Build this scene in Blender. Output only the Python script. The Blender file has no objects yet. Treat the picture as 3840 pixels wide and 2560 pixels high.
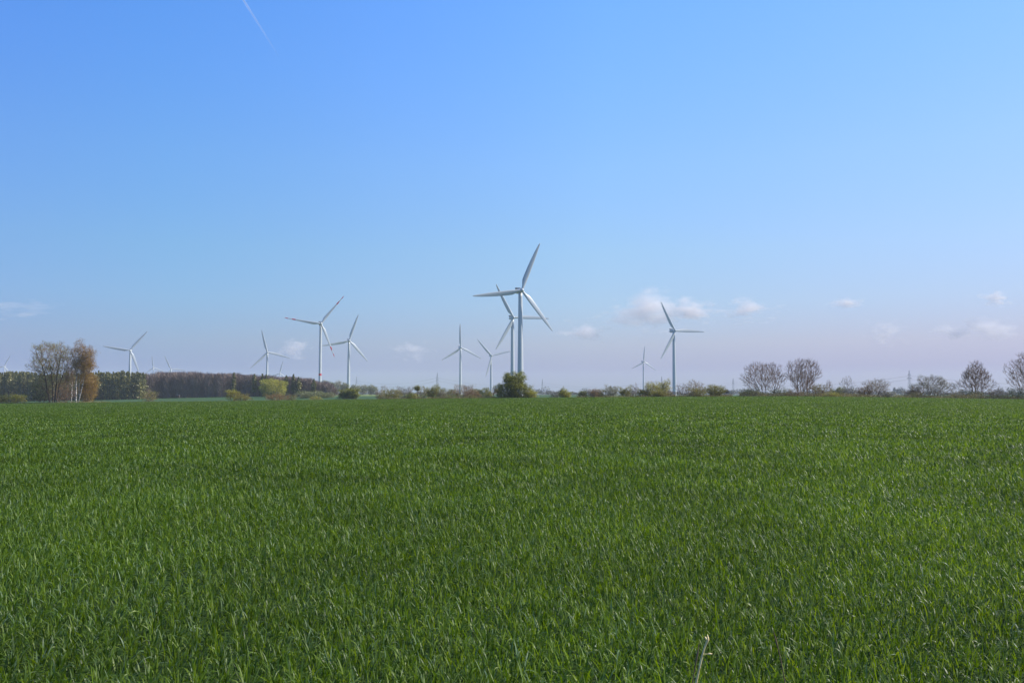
import bpy, math, random
import numpy as np
from mathutils import Vector, Matrix

R = math.radians
# ------------------------------------------------------------------ camera
F = 3100.0                      # focal length in pixels of the 3840 x 2560 photograph
YH = 1477.0                     # row of the eye-level horizon
EYE = 1.65
PITCH = math.atan((YH - 1280.0) / F)
scene = bpy.context.scene
COL = scene.collection
cam_d = bpy.data.cameras.new("camera")
cam = bpy.data.objects.new("camera", cam_d)
COL.objects.link(cam)
cam_d.sensor_width = 36.0
cam_d.lens = F / 3840.0 * 36.0
cam_d.clip_start = 0.05
cam_d.clip_end = 80000.0
cam.location = (0, 0, EYE)
cam.rotation_euler = (R(90) + PITCH, 0, 0)
scene.camera = cam

# ------------------------------------------------------------------ light
SUN_EL = R(40)
SUN_AZ = R(83)                  # clockwise from +Y (straight ahead) towards +X (right)
sdir = Vector((math.sin(SUN_AZ) * math.cos(SUN_EL), math.cos(SUN_AZ) * math.cos(SUN_EL), math.sin(SUN_EL)))
sun_d = bpy.data.lights.new("sun", 'SUN')
sun_d.energy = 5.0
sun_d.angle = R(0.53)
sun_d.color = (1.0, 0.94, 0.84)
sun = bpy.data.objects.new("sun", sun_d)
COL.objects.link(sun)
sun.rotation_euler = (-sdir).to_track_quat('-Z', 'Y').to_euler()
sun.location = sdir * 50

world = bpy.data.worlds.new("World")
scene.world = world
world.use_nodes = True
wn, wl = world.node_tree.nodes, world.node_tree.links
wn.clear()
w_out = wn.new("ShaderNodeOutputWorld")
w_bg = wn.new("ShaderNodeBackground")
w_sky = wn.new("ShaderNodeTexSky")
w_sky.sky_type = 'NISHITA'
w_sky.sun_disc = False
w_sky.sun_elevation = SUN_EL
w_sky.sun_rotation = SUN_AZ
w_sky.altitude = 100
w_sky.air_density = 1.35
w_sky.dust_density = 0.6
w_sky.ozone_density = 3.0
w_bg.inputs['Strength'].default_value = 0.15
w_hs = wn.new("ShaderNodeHueSaturation")
w_hs.inputs['Saturation'].default_value = 1.0
wl.new(w_sky.outputs[0], w_hs.inputs['Color'])
# clear spring air: the sky's tint by height above the horizon, and paler towards the sun's side
SKY_TINT = [(0.0, (0.2704, 0.3677, 0.7334)), (0.03, (0.258, 0.3004, 0.6792)), (0.06, (0.3545, 0.382, 0.6446)), (0.107, (0.4069, 0.4815, 0.7061)), (0.168, (0.4559, 0.5631, 0.7558)), (0.267, (0.489, 0.6522, 0.9163)), (0.36, (0.4723, 0.7007, 1.0718)), (0.44, (0.4558, 0.7281, 1.1595)), (0.65, (0.261, 0.4757, 0.7568)), (1.0, (0.1768, 0.3398, 0.5622))]
SKY_SIDE = [(-0.6, (0.6659, 0.7877, 0.9342)), (-0.38, (0.8119, 0.9581, 0.9995)), (-0.15, (1.0379, 1.0769, 1.0636)), (0.1, (1.2137, 1.1573, 1.0673)), (0.35, (1.2027, 1.069, 1.0069)), (0.6, (1.1315, 0.9696, 0.9284))]
w_tc = wn.new("ShaderNodeTexCoord"); w_sep = wn.new("ShaderNodeSeparateXYZ"); wl.new(w_tc.outputs['Generated'], w_sep.inputs[0])
def w_ramp(src, stops, lo, hi, scale=2.5):
    mr = wn.new("ShaderNodeMapRange"); mr.inputs['From Min'].default_value = lo; mr.inputs['From Max'].default_value = hi
    wl.new(src, mr.inputs['Value'])
    r = wn.new("ShaderNodeValToRGB"); e = r.color_ramp.elements
    r.color_ramp.interpolation = 'B_SPLINE' if False else 'LINEAR'
    while len(e) < len(stops): e.new(0.5)
    for q, (p, c) in zip(e, stops):
        q.position = (p - lo) / (hi - lo); q.color = tuple(v / scale for v in c) + (1,)
    wl.new(mr.outputs[0], r.inputs[0])
    m = wn.new("ShaderNodeVectorMath"); m.operation = 'SCALE'; m.inputs['Scale'].default_value = scale
    wl.new(r.outputs[0], m.inputs[0])
    return m.outputs[0]
w_col = w_hs.outputs[0]
for srcn, st, lo, hi in (('Z', SKY_TINT, 0.0, 1.0), ('X', SKY_SIDE, -0.6, 0.6)):
    f_ = w_ramp(w_sep.outputs[srcn], st, lo, hi)
    m_ = wn.new("ShaderNodeVectorMath"); m_.operation = 'MULTIPLY'
    wl.new(w_col, m_.inputs[0]); wl.new(f_, m_.inputs[1]); w_col = m_.outputs[0]
wl.new(w_col, w_bg.inputs['Color'])
wl.new(w_bg.outputs[0], w_out.inputs['Surface'])

scene.view_settings.view_transform = 'Standard'
scene.view_settings.look = 'None'
scene.view_settings.exposure = 0.45
scene.view_settings.gamma = 1.0
scene.cycles.use_denoising = True
scene.cycles.max_bounces = 6
scene.cycles.transparent_max_bounces = 12
scene.cycles.volume_bounces = 4

# ------------------------------------------------------------------ helpers
def at(px, py, Y):
    """the point at depth Y (metres ahead) seen at pixel px, py of the photograph"""
    dx = (px - 1920.0) / F
    dz = (1280.0 - py) / F
    c, s = math.cos(PITCH), math.sin(PITCH)
    fy = c - dz * s
    fz = s + dz * c
    k = Y / fy
    return Vector((dx * k, Y, EYE + fz * k))

EDGE_U = [-1500, 0, 200, 480, 840, 1280, 1680, 2020, 2500, 2960, 3400, 3840, 5400]
EDGE_P = [1518.3, 1514.3, 1512.3, 1508.3, 1505.3, 1499.3, 1495.3, 1492.3, 1488.8, 1486.8, 1491.8, 1498.3, 1502.3]
BASE_U = [-1500, 0, 360, 600, 840, 1240, 1700, 2100, 2500, 3000, 3840, 5400]
BASE_P = [1508, 1506, 1500, 1494.5, 1489, 1486, 1486, 1485, 1484, 1483, 1487, 1489]
YE = 262.0

def gz(x, y):
    """height of the ground, works on arrays"""
    x = np.asarray(x, float); y = np.asarray(y, float)
    yy = np.maximum(y, 30.0)
    u = 1920.0 + F * x / yy
    e = np.interp(u, EDGE_U, EDGE_P); b = np.interp(u, BASE_U, BASE_P)
    lift = lambda P, Y: EYE - (P - YH) / F * Y
    ze = lift(e, YE)
    k = [(10.0, 0 * ze), (YE, ze), (290.0, ze - 0.55), (400.0, lift(np.maximum(b + 5, e - 2), 400.0) - 0.2),
         (560.0, lift(b, 560.0)), (900.0, lift(0 * e + 1481.2, 900.0)), (1500.0, lift(0 * e + 1479.6, 1500.0)),
         (3000.0, lift(0 * e + 1478.6, 3000.0)), (6000.0, lift(0 * e + 1478.0, 6000.0))]
    z = np.zeros_like(ze)
    for (y0, z0), (y1, z1) in zip(k[:-1], k[1:]):
        t = np.clip((y - y0) / (y1 - y0), 0, 1)
        z = np.where(y >= y0, z0 + (z1 - z0) * t, z)
    return z

def gzf(x, y):
    return float(gz(np.array([x]), np.array([y]))[0])

def link(o, parent=None):
    COL.objects.link(o)
    if parent is not None:
        o.parent = parent
    return o

def tag(o, label=None, cat=None, group=None, kind=None):
    if label: o['label'] = label
    if cat: o['category'] = cat
    if group: o['group'] = group
    if kind: o['kind'] = kind
    return o

def empty(name, loc, label, cat, group=None):
    o = bpy.data.objects.new(name, None)
    o.empty_display_size = 1.0
    link(o)
    o.location = loc
    tag(o, label, cat, group)
    return o

def mesh_np(name, verts, faces, mats, smooth=False, midx=None):
    """verts (n,3), faces (m,k) all of the same k"""
    verts = np.ascontiguousarray(verts, dtype=np.float32); faces = np.ascontiguousarray(faces, dtype=np.int32)
    me = bpy.data.meshes.new(name)
    m, k = faces.shape
    me.vertices.add(len(verts)); me.vertices.foreach_set('co', verts.ravel())
    me.loops.add(m * k); me.loops.foreach_set('vertex_index', faces.ravel())
    me.polygons.add(m)
    me.polygons.foreach_set('loop_start', np.arange(m, dtype=np.int32) * k)
    if midx is not None:
        me.polygons.foreach_set('material_index', np.asarray(midx, dtype=np.int32))
    if smooth:
        me.polygons.foreach_set('use_smooth', np.ones(m, dtype=bool))
    else:
        me.polygons.foreach_set('use_smooth', np.zeros(m, dtype=bool))
    for q in (mats if isinstance(mats, (list, tuple)) else [mats]):
        me.materials.append(q)
    me.update(calc_edges=True)
    return me

def obj(name, me, parent=None, loc=None):
    o = bpy.data.objects.new(name, me)
    link(o, parent)
    if loc is not None: o.location = loc
    return o

class MB:
    """collects pieces of one mesh"""
    def __init__(s): s.v = []; s.f = []; s.m = []; s.n = 0
    def add(s, v, f, m=0):
        v = np.asarray(v, float)
        s.v.append(v)
        for q in f: s.f.append([i + s.n for i in q]); s.m.append(m)
        s.n += len(v)
    def mesh(s, name, mats, smooth=False):
        me = bpy.data.meshes.new(name)
        me.from_pydata(np.concatenate(s.v).tolist(), [], s.f)
        for q in (mats if isinstance(mats, (list, tuple)) else [mats]): me.materials.append(q)
        me.polygons.foreach_set('material_index', np.array(s.m, dtype=np.int32))
        me.polygons.foreach_set('use_smooth', np.full(len(s.f), smooth))
        me.update()
        return me

def loft(rings, cap=True):
    """rings: list of (k,3) arrays -> verts, faces"""
    k = len(rings[0]); v = np.concatenate(rings); f = []
    for i in range(len(rings) - 1):
        for j in range(k):
            a, b = i * k + j, i * k + (j + 1) % k
            f.append([a, b, b + k, a + k])
    if cap:
        f.append(list(range(k))[::-1]); f.append([(len(rings) - 1) * k + j for j in range(k)])
    return v, f

def ring(cx, cy, z, rx, ry, k):
    a = np.linspace(0, 2 * np.pi, k, endpoint=False)
    return np.stack([cx + rx * np.cos(a), cy + ry * np.sin(a), np.full(k, z)], 1)

def prisms(p0, p1, r0, r1, k=3):
    """tapered prisms, vectorised -> verts, faces(quads)"""
    p0 = np.asarray(p0, float); p1 = np.asarray(p1, float)
    d = p1 - p0
    L = np.linalg.norm(d, axis=1, keepdims=True) + 1e-9
    d = d / L
    ref = np.where(np.abs(d[:, 2:3]) > 0.9, np.array([[1.0, 0, 0]]), np.array([[0, 0, 1.0]]))
    a = np.cross(d, ref); a /= np.linalg.norm(a, axis=1, keepdims=True) + 1e-9
    b = np.cross(d, a)
    n = len(p0)
    V = np.zeros((n, 2 * k, 3))
    for j in range(k):
        t = 2 * math.pi * j / k
        o = a * math.cos(t) + b * math.sin(t)
        V[:, j] = p0 + o * np.asarray(r0)[:, None]
        V[:, k + j] = p1 + o * np.asarray(r1)[:, None]
    Fc = np.zeros((n, k, 4), int)
    base = (np.arange(n) * 2 * k)
    for j in range(k):
        Fc[:, j, 0] = base + j; Fc[:, j, 1] = base + (j + 1) % k
        Fc[:, j, 2] = base + k + (j + 1) % k; Fc[:, j, 3] = base + k + j
    return V.reshape(-1, 3), Fc.reshape(-1, 4)

# ------------------------------------------------------------------ materials
def mat(name):
    m = bpy.data.materials.new(name); m.use_nodes = True
    n = m.node_tree.nodes; n.clear()
    return m, n, m.node_tree.links

def ramp(n, stops):
    r = n.new("ShaderNodeValToRGB"); e = r.color_ramp.elements
    while len(e) < len(stops): e.new(0.5)
    for q, (p, c) in zip(e, stops):
        q.position = p; q.color = (c[0], c[1], c[2], 1)
    return r

def leaf_mat(name, c_dark, c_mid, c_light, rough=0.5, spec=0.4, trans=0.3, tcol=None, scale=None, extra=(), amp=0.25):
    m, n, l = mat(name)
    g = n.new("ShaderNodeNewGeometry")
    r = ramp(n, [(0.0, c_dark), (0.45, c_mid), (0.80 if extra else 1.0, c_light)] + list(extra))
    l.new(g.outputs['Random Per Island'], r.inputs[0])
    col = r.outputs[0]
    if scale:
        tc = n.new("ShaderNodeTexCoord"); nz = n.new("ShaderNodeTexNoise")
        nz.inputs['Scale'].default_value = scale; nz.inputs['Detail'].default_value = 4
        l.new(tc.outputs['Object'], nz.inputs['Vector'])
        mr = n.new("ShaderNodeMapRange"); mr.inputs['From Min'].default_value = 0.3; mr.inputs['From Max'].default_value = 0.7
        mr.inputs['To Min'].default_value = 1 - amp; mr.inputs['To Max'].default_value = 1 + amp
        l.new(nz.outputs['Fac'], mr.inputs['Value'])
        mx = n.new("ShaderNodeVectorMath"); mx.operation = 'SCALE'
        l.new(col, mx.inputs[0]); l.new(mr.outputs[0], mx.inputs['Scale'])
        col = mx.outputs[0]
    p = n.new("ShaderNodeBsdfPrincipled")
    p.inputs['Roughness'].default_value = rough
    p.inputs['Specular IOR Level'].default_value = spec
    l.new(col, p.inputs['Base Color'])
    t = n.new("ShaderNodeBsdfTranslucent")
    tm = n.new("ShaderNodeMix"); tm.data_type = 'RGBA'; tm.blend_type = 'MULTIPLY'; tm.inputs[0].default_value = 1.0
    l.new(col, tm.inputs[6]); tm.inputs[7].default_value = tuple(tcol or (1.3, 1.4, 0.7)) + (1,)
    l.new(tm.outputs[2], t.inputs['Color'])
    mix = n.new("ShaderNodeMixShader"); mix.inputs[0].default_value = trans
    l.new(p.outputs[0], mix.inputs[1]); l.new(t.outputs[0], mix.inputs[2])
    o = n.new("ShaderNodeOutputMaterial"); l.new(mix.outputs[0], o.inputs['Surface'])
    return m

def plain_mat(name, c, rough=0.6, noise=0.15, scale=3.0, spec=0.3, metal=0.0):
    m, n, l = mat(name)
    tc = n.new("ShaderNodeTexCoord"); nz = n.new("ShaderNodeTexNoise")
    nz.inputs['Scale'].default_value = scale; nz.inputs['Detail'].default_value = 6
    l.new(tc.outputs['Object'], nz.inputs['Vector'])
    r = ramp(n, [(0.3, [q * (1 - noise) for q in c]), (0.7, [min(1, q * (1 + noise)) for q in c])])
    l.new(nz.outputs['Fac'], r.inputs[0])
    p = n.new("ShaderNodeBsdfPrincipled")
    l.new(r.outputs[0], p.inputs['Base Color'])
    p.inputs['Roughness'].default_value = rough; p.inputs['Specular IOR Level'].default_value = spec
    p.inputs['Metallic'].default_value = metal
    o = n.new("ShaderNodeOutputMaterial"); l.new(p.outputs[0], o.inputs['Surface'])
    return m

M = {}
M['paint'] = plain_mat("turbine_paint", (0.46, 0.49, 0.50), 0.35, 0.04, 0.05, 0.5)
M['red'] = plain_mat("red_paint", (0.50, 0.03, 0.04), 0.4, 0.05, 0.3, 0.4)
M['dark_metal'] = plain_mat("cooler_dark", (0.06, 0.065, 0.08), 0.5, 0.1, 1.0)
M['steel'] = plain_mat("galvanised_steel", (0.16, 0.17, 0.18), 0.6, 0.1, 1.0)
M['wire'] = plain_mat("cable_metal", (0.10, 0.10, 0.11), 0.6, 0.1, 1.0)
M['bark_brown'] = plain_mat("bark_brown", (0.23, 0.14, 0.085), 0.9, 0.35, 1.5)
M['bark_red'] = plain_mat("bark_reddish", (0.27, 0.165, 0.095), 0.9, 0.35, 1.2)
M['bark_dark'] = plain_mat("bark_dark", (0.070, 0.050, 0.038), 0.95, 0.35, 1.5)
M['bark_grey'] = plain_mat("bark_grey", (0.28, 0.225, 0.18), 0.9, 0.3, 1.5)
M['bark_tan'] = plain_mat("bark_tan", (0.36, 0.26, 0.17), 0.9, 0.3, 1.5)
M['dry'] = plain_mat("dry_stem", (0.85, 0.60, 0.30), 0.6, 0.35, 30.0)
M['dry_dark'] = plain_mat("dry_stem_dark", (0.16, 0.11, 0.07), 0.8, 0.3, 30.0)

def birch_mat():
    m, n, l = mat("birch_bark")
    tc = n.new("ShaderNodeTexCoord"); mp = n.new("ShaderNodeMapping")
    mp.inputs['Scale'].default_value = (0.6, 0.6, 2.2)
    nz = n.new("ShaderNodeTexNoise"); nz.inputs['Scale'].default_value = 1.6; nz.inputs['Detail'].default_value = 5
    l.new(tc.outputs['Object'], mp.inputs[0]); l.new(mp.outputs[0], nz.inputs['Vector'])
    r = ramp(n, [(0.40, (0.07, 0.05, 0.04)), (0.54, (0.50, 0.46, 0.41)), (1.0, (0.62, 0.58, 0.53))])
    l.new(nz.outputs['Fac'], r.inputs[0])
    p = n.new("ShaderNodeBsdfPrincipled"); p.inputs['Roughness'].default_value = 0.7
    l.new(r.outputs[0], p.inputs['Base Color'])
    o = n.new("ShaderNodeOutputMaterial"); l.new(p.outputs[0], o.inputs['Surface'])
    return m
M['birch'] = birch_mat()

# ------------------------------------------------------------------ ground
def field_mat(name, c0, c1, scale, rough=0.9, c2=None):
    m, n, l = mat(name)
    tc = n.new("ShaderNodeTexCoord")
    nz = n.new("ShaderNodeTexNoise"); nz.inputs['Scale'].default_value = scale; nz.inputs['Detail'].default_value = 8
    l.new(tc.outputs['Object'], nz.inputs['Vector'])
    st = [(0.35, c0), (0.65, c1)] + ([(0.8, c2)] if c2 else [])
    r = ramp(n, st)
    l.new(nz.outputs['Fac'], r.inputs[0])
    p = n.new("ShaderNodeBsdfPrincipled"); p.inputs['Roughness'].default_value = rough
    p.inputs['Specular IOR Level'].default_value = 0.1
    l.new(r.outputs[0], p.inputs['Base Color'])
    o = n.new("ShaderNodeOutputMaterial"); l.new(p.outputs[0], o.inputs['Surface'])
    return m
M['g_crop'] = field_mat("crop_floor", (0.030, 0.050, 0.014), (0.045, 0.085, 0.02), 3.0)
M['g_verge'] = field_mat("verge_grass", (0.08, 0.08, 0.03), (0.10, 0.12, 0.035), 0.4)
M['g_far'] = field_mat("far_wheat", (0.040, 0.080, 0.028), (0.052, 0.098, 0.032), 0.05)
M['g_yellow'] = field_mat("far_meadow", (0.13, 0.17, 0.04), (0.17, 0.21, 0.05), 0.03)
M['g_mix'] = field_mat("far_farmland", (0.06, 0.095, 0.035), (0.12, 0.115, 0.07), 0.004, c2=(0.09, 0.12, 0.04))

def axis(spans):
    out = [spans[0][0]]
    for a, b, n_ in spans: out += list(np.linspace(a, b, n_ + 1)[1:])
    return np.array(out)
pos = axis([(0, 200, 34), (200, 600, 40), (600, 1500, 30), (1500, 4300, 20)])
xs = np.concatenate([-pos[::-1][:-1], pos])
ys = axis([(-150, 0, 5), (0, 30, 8), (30, 240, 22), (240, 300, 20), (300, 600, 40), (600, 1000, 20), (1000, 5400, 30)])
gx, gy = np.meshgrid(xs, ys)
gzv = gz(gx, gy)
GV = np.stack([gx, gy, gzv], -1).reshape(-1, 3)
nx, ny = len(xs), len(ys)
ii, jj = np.meshgrid(np.arange(nx - 1), np.arange(ny - 1))
a0 = (jj * nx + ii).ravel()
GF = np.stack([a0, a0 + 1, a0 + 1 + nx, a0 + nx], 1)
cx_ = GV[GF].mean(1); cu = 1920 + F * cx_[:, 0] / np.maximum(cx_[:, 1], 30)
mi = np.zeros(len(GF), int)
Yc = cx_[:, 1]
mi[Yc > 263] = 1
mi[(Yc > 300)] = 2
mi[(Yc > 700)] = 4
mi[(Yc > 640) & (cu > 1180) & (cu < 1800)] = 3
mi[(Yc > 640) & (Yc < 1000) & (cu >= 1800)] = 2
ground = obj("ground", mesh_np("ground", GV, GF, [M['g_crop'], M['g_verge'], M['g_far'], M['g_yellow'], M['g_mix']], True, mi))
tag(ground, kind='structure')

# ------------------------------------------------------------------ the wheat
rng = np.random.default_rng(7)
def build_wheat():
    # number of leaves per square metre and width factor as a function of distance
    Ys = np.concatenate([np.linspace(1.0, 40, 220), np.linspace(40.5, 263, 200)])
    dens = 1850 * np.minimum(1.0, (9.0 / Ys) ** 1.38)
    half = 0.645 * Ys + 9.0
    area = 2 * half
    cum = np.concatenate([[0], np.cumsum(0.5 * (dens[1:] * area[1:] + dens[:-1] * area[:-1]) * np.diff(Ys))])
    N = int(cum[-1])
    u = rng.random(N) * cum[-1]
    Y = np.interp(u, cum, Ys)
    d = 1850 * np.minimum(1.0, (9.0 / Y) ** 1.38)
    X = (rng.random(N) * 2 - 1) * (0.645 * Y + 9.0)
    # drilled rows, loosely
    row = 0.125
    near = Y < 45
    ang = 0.38
    q = X * math.cos(ang) + Y * math.sin(ang)
    qs = np.round(q / row) * row + rng.normal(0, 0.028, N)
    X = np.where(near, X + (qs - q) * math.cos(ang), X); Y2 = np.where(near, Y + (qs - q) * math.sin(ang), Y)
    Y = Y2
    # patchiness of growth
    def wob(x, y):
        return (np.sin(x * 0.9 + 1.3 * np.sin(y * 0.35)) + np.sin(y * 0.7 + 1.7 * np.sin(x * 0.3 + 1)) + np.sin(x * 0.23 - y * 0.31)
                + 0.7 * np.sin(x * 2.3 + y * 1.1) + 0.7 * np.sin(y * 2.9 - x * 1.3)) / 4.4
    g = wob(X, Y)
    sc = np.sqrt(1850 / d)
    wf = sc ** 1.42
    width = rng.uniform(0.0055, 0.0105, N) * wf
    lenf = 1 + 0.05 * (sc - 1)
    L = rng.uniform(0.060, 0.155, N) * lenf * (1 + 0.22 * g + 0.10 * np.sin(Y * 0.55 + 0.8 * np.sin(X * 0.12)) * np.sin(Y * 0.19 + 1))
    z0 = rng.uniform(0.0, 0.10, N) * (1 + 0.2 * g)
    az = rng.random(N) * 2 * np.pi
    # lean: most leaves upright, some bent right over
    lean = np.abs(rng.normal(0.0, 0.46, N)) + 0.04
    kind = rng.random(N)
    bend = np.where(kind < 0.40, rng.uniform(1.1, 2.5, N), rng.uniform(0.05, 0.75, N))
    twist = rng.normal(0, 0.7, N)
    # a bias of the lean away from the wind (towards the right)
    gx0 = X; gy0 = Y; gz0 = gz(X, Y) + z0
    h = np.stack([np.cos(az) + 0.25, np.sin(az), np.zeros(N)], 1)
    h /= np.linalg.norm(h, axis=1, keepdims=True)
    side = np.stack([-h[:, 1], h[:, 0], np.zeros(N)], 1)
    up = np.array([0, 0, 1.0])
    outs = []
    def strips(idx, nseg):
        n = len(idx)
        t = np.linspace(0, 1, nseg + 1)
        P = np.stack([gx0[idx], gy0[idx], gz0[idx]], 1)
        V = np.zeros((n, nseg + 1, 2, 3))
        prev = P.copy()
        for s in range(nseg + 1):
            if s > 0:
                tm = (t[s] + t[s - 1]) / 2
                th = lean[idx] + bend[idx] * tm ** 1.6
                dv = h[idx] * np.sin(th)[:, None] + up * np.cos(th)[:, None]
                prev = prev + dv * (L[idx] / nseg)[:, None]
            w = width[idx] * {0: 0.75, 1: 1.0}.get(s, 1.0) * (1 - max(0, (t[s] - 0.35) / 0.65) ** 1.5 * 0.94)
            tw = twist[idx] * t[s]
            th = lean[idx] + bend[idx] * t[s] ** 1.6
            nrm = h[idx] * np.cos(th)[:, None] - up * np.sin(th)[:, None]
            sv = side[idx] * np.cos(tw)[:, None] + nrm * np.sin(tw)[:, None]
            V[:, s, 0] = prev - sv * (w / 2)[:, None]
            V[:, s, 1] = prev + sv * (w / 2)[:, None]
        base = np.arange(n) * 2 * (nseg + 1)
        Fc = np.zeros((n, nseg, 4), int)
        for s in range(nseg):
            Fc[:, s, 0] = base + 2 * s; Fc[:, s, 1] = base + 2 * s + 1
            Fc[:, s, 2] = base + 2 * s + 3; Fc[:, s, 3] = base + 2 * s + 2
        return V.reshape(-1, 3), Fc.reshape(-1, 4)
    off = 0; VV = []; FF = []
    for lo, hi, ns in ((0, 12, 4), (12, 60, 2), (60, 400, 1)):
        idx = np.where((Y >= lo) & (Y < hi))[0]
        v, f = strips(idx, ns)
        VV.append(v); FF.append(f + off); off += len(v)
    print("wheat leaves", N)
    return mesh_np("wheat", np.concatenate(VV), np.concatenate(FF), M['wheat'], True)
M['wheat'] = leaf_mat("wheat_leaf", (0.030, 0.062, 0.005), (0.078, 0.146, 0.008), (0.150, 0.218, 0.018), rough=0.47, spec=0.36, trans=0.42,
                      extra=[(0.93, (0.12, 0.19, 0.08)), (1.0, (0.17, 0.25, 0.14))],
                      tcol=(1.55, 1.45, 0.3), scale=0.30, amp=0.26)
wheat = obj("young_wheat", build_wheat())
tag(wheat, "dense young green wheat covering the whole foreground field", "wheat", kind='stuff')

# ------------------------------------------------------------------ wind turbines
def blade_mesh(name, mats, bands=False):
    """blade along +Z, leading edge +X, rotor axis Y, length 40"""
    Lb = 40.0
    prof_t = [0, .03, .06, .10, .14, .18, .22, .27, .33, .40, .48, .56, .62, .69, .7001, .79, .7901, .85, .90, .9001, .94, .97, .99, 1.0]
    chord_t = [0, .035, .07, .12, .18, .24, .4, .6, .8, .95, .985, 1.0]
    chord_v = [1.9, 1.9, 2.2, 3.0, 3.75, 3.9, 3.7, 3.15, 2.3, 1.25, .85, .25]
    if bands: chord_v = [1.9, 1.9, 2.1, 2.8, 3.2, 3.1, 2.5, 1.8, 1.2, .75, .5, .15]
    th_t = [0, .04, .10, .2, .4, .7, 1]
    th_v = [1.0, 1.0, .62, .34, .24, .19, .16]
    k = 16
    rings = []
    for t in prof_t:
        c = np.interp(t, chord_t, chord_v); th = np.interp(t, th_t, th_v) * c
        tw = math.radians(np.interp(t, [0, .1, .25, .6, 1], [-10, -10, -8, -5, -3]))
        blend = np.clip((t - 0.04) / 0.12, 0, 1)
        a = np.linspace(0, 2 * np.pi, k, endpoint=False)
        # circle centred on the axis -> airfoil with its thick part near the leading edge
        xc = np.cos(a) * c / 2; yc = np.sin(a) * th / 2
        xs_ = c * (0.5 * np.cos(a)) - 0.20 * c
        ysf = th / 2 * np.sin(a) * np.clip(0.35 + 0.65 * ((np.cos(a) + 1) / 2) ** 0.7, 0, 1)
        X = xc * (1 - blend) + xs_ * blend; Yv = yc * (1 - blend) + ysf * blend
        bendy = -0.9 * t ** 2
        rings.append(np.stack([X * math.cos(tw) - Yv * math.sin(tw), X * math.sin(tw) + Yv * math.cos(tw) + bendy, np.full(k, 0.9 + t * (Lb - 0.9))], 1))
    mb = MB()
    v, f = loft(rings)
    m = []
    for q in f:
        if len(q) == 4 and bands:
            t = (v[q, 2].mean() - 0.9) / (Lb - 0.9)
            m.append(1 if (0.69 < t < 0.79 or t > 0.90) else 0)
        else: m.append(0)
    mb.v.append(v); mb.f = f; mb.m = m; mb.n = len(v)
    return mb.mesh(name, mats, True)

def nacelle_mesh():
    k = 20; rings = []
    for y, rx, rz, dz in ((-1.7, 1.1, 1.1, 0), (-1.5, 1.55, 1.5, 0), (-0.6, 1.75, 1.75, 0.05), (3, 1.8, 1.85, 0.1), (6.5, 1.75, 1.75, 0.1), (8.2, 1.55, 1.45, 0.2), (8.6, 1.1, 1.0, 0.25)):
        a = np.linspace(0, 2 * np.pi, k, endpoint=False)
        sq = lambda c: np.sign(c) * np.abs(c) ** 0.55
        rings.append(np.stack([rx * sq(np.cos(a)), np.full(k, y), dz + rz * sq(np.sin(a))], 1))
    mb = MB(); v, f = loft(rings); mb.add(v, f)
    return mb.mesh("nacelle", M['paint'], True)

def cooler_mesh():
    mb = MB()
    for (x0, x1, y0, y1, z0, z1) in ((-1.9, 1.9, 5.2, 7.6, 2.15, 3.1), (-1.5, -1.3, 5.6, 7.2, 1.7, 2.15), (1.3, 1.5, 5.6, 7.2, 1.7, 2.15)):
        v = [(x0, y0, z0), (x1, y0, z0), (x1, y1, z0), (x0, y1, z0), (x0, y0 + .2, z1), (x1, y0 + .2, z1), (x1, y1 - .1, z1), (x0, y1 - .1, z1)]
        mb.add(v, [[3, 2, 1, 0], [4, 5, 6, 7], [0, 1, 5, 4], [1, 2, 6, 5], [2, 3, 7, 6], [3, 0, 4, 7]])
    return mb.mesh("cooler", M['dark_metal'])

def hub_mesh():
    """spinner: rotor centre at the origin, nose towards -Y"""
    k = 24; rings = []
    for y, r in ((1.8, 1.45), (1.2, 1.6), (0.2, 1.65), (-0.8, 1.45), (-1.5, 1.05), (-1.9, 0.6), (-2.05, 0.2)):
        a = np.linspace(0, 2 * np.pi, k, endpoint=False)
        rings.append(np.stack([r * np.cos(a), np.full(k, y), r * np.sin(a)], 1))
    mb = MB(); v, f = loft(rings); mb.add(v, f)
    return mb.mesh("hub", M['paint'], True)

ME_BLADE = blade_mesh("blade", [M['paint'], M['red']])
ME_BLADE_RED = blade_mesh("blade_banded", [M['paint'], M['red']], True)
ME_NAC = nacelle_mesh(); ME_COOL = cooler_mesh(); ME_HUB = hub_mesh()
WIND = R(18)
OVER = 3.6     # rotor centre ahead of the tower axis

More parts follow.
